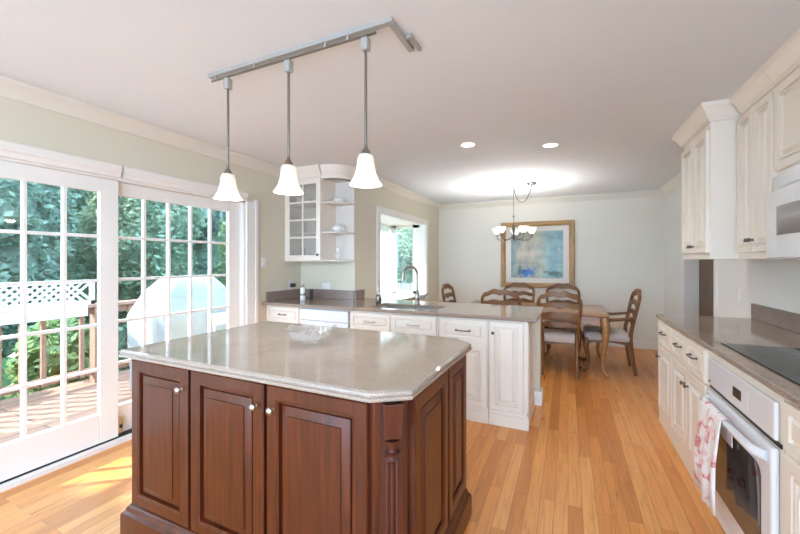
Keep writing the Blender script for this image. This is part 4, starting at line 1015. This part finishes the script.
# ------------------------------------------------------------------ dining table
tx0, tx1, ty0, ty1 = -1.34, .44, 4.86, 5.84
tb = thing('dining_table', 'warm brown wooden dining table with curved legs and a shaped apron', 'dining table', ((tx0 + tx1) / 2, (ty0 + ty1) / 2, 0))
rg = [[Vector((x, y, z)) for x, y in offset_poly([(tx0, ty0), (tx1, ty0), (tx1, ty1), (tx0, ty1)], dd)] for dd, z in ((-.02, .705), (-.006, .712), (0, .722), (0, .732), (-.008, .74), (-.012, .742))]
obj('top', MB().loft(rg), 'table', tb, smooth=30)
ax0, ax1, ay0, ay1 = tx0 + .07, tx1 - .07, ty0 + .07, ty1 - .07
def apron(a, b, nx, ny):
    n = 24; A, B = Vector(a), Vector(b); N = Vector((nx, ny, 0)) * .022
    up, lo = [], []
    for i in range(n + 1):
        t = i / n; p = A.lerp(B, t); z = .585 + .05 * abs(math.sin(PI * t * 1.0)) ** .6 - .02 * math.exp(-((t - .5) / .08) ** 2)
        up.append(Vector((p.x, p.y, .705))); lo.append(Vector((p.x, p.y, z)))
    mb = MB()
    for i in range(n):
        mb.loft([[lo[i], lo[i + 1], up[i + 1], up[i]], [lo[i] + N, lo[i + 1] + N, up[i + 1] + N, up[i] + N]], True, True)
    return mb
ap = MB()
for q in (apron((ax0, ay0, 0), (ax1, ay0, 0), 0, 1), apron((ax0, ay1, 0), (ax1, ay1, 0), 0, -1), apron((ax1, ay0, 0), (ax1, ay1, 0), -1, 0), apron((ax0, ay0, 0), (ax0, ay1, 0), 1, 0)): ap.add(q.v, q.f)
obj('apron', ap, 'table', tb)
def cabriole(x, y, sx, sy, ztop, s=1.0):
    k = .7071
    P = lambda d, z: (x + sx * d * k, y + sy * d * k, z)
    return MB().tube([P(0, ztop), P(.02, ztop * .86), P(.022, ztop * .70), P(-.005, ztop * .45), P(-.018, ztop * .22), P(-.005, ztop * .09), P(.03, ztop * .045), P(.038, .018 * s), P(.030, .002)], [.042 * s, .046 * s, .040 * s, .030 * s, .022 * s, .019 * s, .024 * s, .028 * s, .022 * s], 10, smooth=4, up=Vector((1, 0, 0)))
for x, y, sx, sy in ((ax1 + .018, ay0 - .018, 1, -1), (ax0 - .018, ay0 - .018, -1, -1), (ax1 + .018, ay1 + .018, 1, 1), (ax0 - .018, ay1 + .018, -1, 1)):
    obj('leg', cabriole(x, y, sx, sy, .70), 'walnut' if False else 'table', tb, smooth=True)

# ------------------------------------------------------------------ chairs
def ribbon(w, yc, z0, shape, hh, thick, n=20):
    """horizontal slat from -w to w; shape(t) gives (dz, half height); bows backwards in the middle"""
    R = []
    for i in range(n + 1):
        t = -1 + 2 * i / n; dz, h = shape(t); x = w * t; y = yc(z0 + dz) - .018 * (1 - t * t)
        z = z0 + dz
        R.append([Vector((x, y - thick, z - h)), Vector((x, y + thick, z - h)), Vector((x, y + thick, z + h)), Vector((x, y - thick, z + h))])
    return MB().loft(R)
def make_chair(arms, label):
    t = thing('dining_armchair' if arms else 'dining_chair', label, 'chair', (0, 0, 0), 'ladder back dining chairs')
    W = .27 if arms else .235; D = .25 if arms else .22
    yb = lambda z: -D + .01 - max(0, z - .45) ** 1.25 * .22
    # back posts run from the floor to the shoulder
    for s in (-1, 1):
        obj('back_post', MB().tube([(s * (W - .045), -D - .045, 0.0), (s * (W - .045), -D - .012, .22), (s * (W - .045), -D + .01, .45), (s * (W - .030), yb(.62), .62), (s * (W - .008), yb(.80), .80), (s * (W - .012), yb(.90), .90), (s * (W - .05), yb(.955), .955)], [.019, .021, .024, .021, .020, .020, .021], 8, smooth=4), 'walnut', t, smooth=True)
        obj('front_leg', cabriole(s * (W - .03), D - .03, s, 1, .42, .78), 'walnut', t, smooth=True)
    obj('crest_rail', ribbon(W - .035, yb, .945, lambda q: (.048 * max(0, math.cos(q * PI / 2)) ** 1.5 - .016 * math.cos(q * PI * 2) * (1 - abs(q)), .026 + .010 * (1 - abs(q))), .03, .014), 'walnut', t, smooth=30)
    for z0 in (.83, .715, .60):
        obj('slat', ribbon(W - .025, yb, z0, lambda q: (.022 * math.cos(q * PI / 2) - .012 * math.cos(q * PI * 2) * (1 - abs(q)), .025 + .010 * (1 - abs(q))), .03, .009), 'walnut', t, smooth=30)
    # seat rails with a shaped lower edge
    rl = MB()
    for (a, b, N) in (((-W + .03, D - .02, 0), (W - .03, D - .02, 0), Vector((0, -.02, 0))), ((-W + .04, -D + .01, 0), (W - .04, -D + .01, 0), Vector((0, .02, 0))), ((-W + .03, D - .03, 0), (-W + .035, -D + .03, 0), Vector((.02, 0, 0))), ((W - .03, D - .03, 0), (W - .035, -D + .03, 0), Vector((-.02, 0, 0)))):
        n = 12; A, B = Vector(a), Vector(b)
        for i in range(n):
            q0, q1 = A.lerp(B, i / n), A.lerp(B, (i + 1) / n)
            zl = lambda tt: .345 + .03 * math.sin(PI * tt) ** .7
            c4 = [Vector((q0.x, q0.y, zl(i / n))), Vector((q1.x, q1.y, zl((i + 1) / n))), Vector((q1.x, q1.y, .40)), Vector((q0.x, q0.y, .40))]
            rl.loft([c4, [v + N for v in c4]])
    obj('seat_rail', rl, 'walnut', t)
    R = []
    for dd, z in ((-.015, .395), (0, .40), (.004, .43), (0, .465), (-.02, .485), (-.07, .497), (-.15, .50)):
        base = [(-W + .02, -D + .015), (W - .02, -D + .015), (W, D), (-W, D)]
        poly = offset_poly(base, dd)
        # rounded corners
        ring = []
        for i in range(4):
            p = Vector(poly[i]); a_ = Vector(poly[i - 1]); b_ = Vector(poly[(i + 1) % 4]); r = .03
            for q in (p + (a_ - p).normalized() * r, p + ((a_ - p).normalized() + (b_ - p).normalized()) * r * .3, p + (b_ - p).normalized() * r):
                ring.append(Vector((q.x, q.y, z)))
        R.append(ring)
    obj('seat', MB().loft(R), 'seat', t, smooth=50)
    if arms:
        for s in (-1, 1):
            obj('armrest', MB().tube([(s * (W - .02), yb(.69) + .005, .69), (s * (W + .0), -.12, .665), (s * (W + .015), -.0, .655), (s * (W + .02), .03, .645)], [.016, .019, .022, .020], 8, smooth=4), 'walnut', t, smooth=True)
            obj('arm_support', MB().tube([(s * (W + .012), -.02, .645), (s * (W + .01), .06, .57), (s * (W - .002), .06, .50), (s * (W - .01), .02, .41)], [.015, .017, .017, .019], 8, smooth=4), 'walnut', t, smooth=True)
    return t
A = make_chair(False, 'wooden ladder back chair with its back to the kitchen, just past the peninsula end')
A.location = (-.095, 4.955, 0)
dup(A, (-.77, 4.96, 0), 0, 'wooden ladder back chair with its back to the kitchen, half hidden behind the peninsula counter')
dup(A, (-.725, 5.90, 0), PI, 'wooden ladder back chair across the table, below the left half of the painting')
dup(A, (-.075, 5.90, 0), PI, 'wooden ladder back chair across the table, behind the chair at the peninsula end')
Ar = make_chair(True, 'wooden armchair with a pale seat at the right end of the dining table')
Ar.location = (.44, 5.34, 0); Ar.rotation_euler = (0, 0, PI / 2)
dup(Ar, (-1.345, 5.36, 0), -PI / 2, 'wooden armchair at the window end of the dining table, only its back showing')
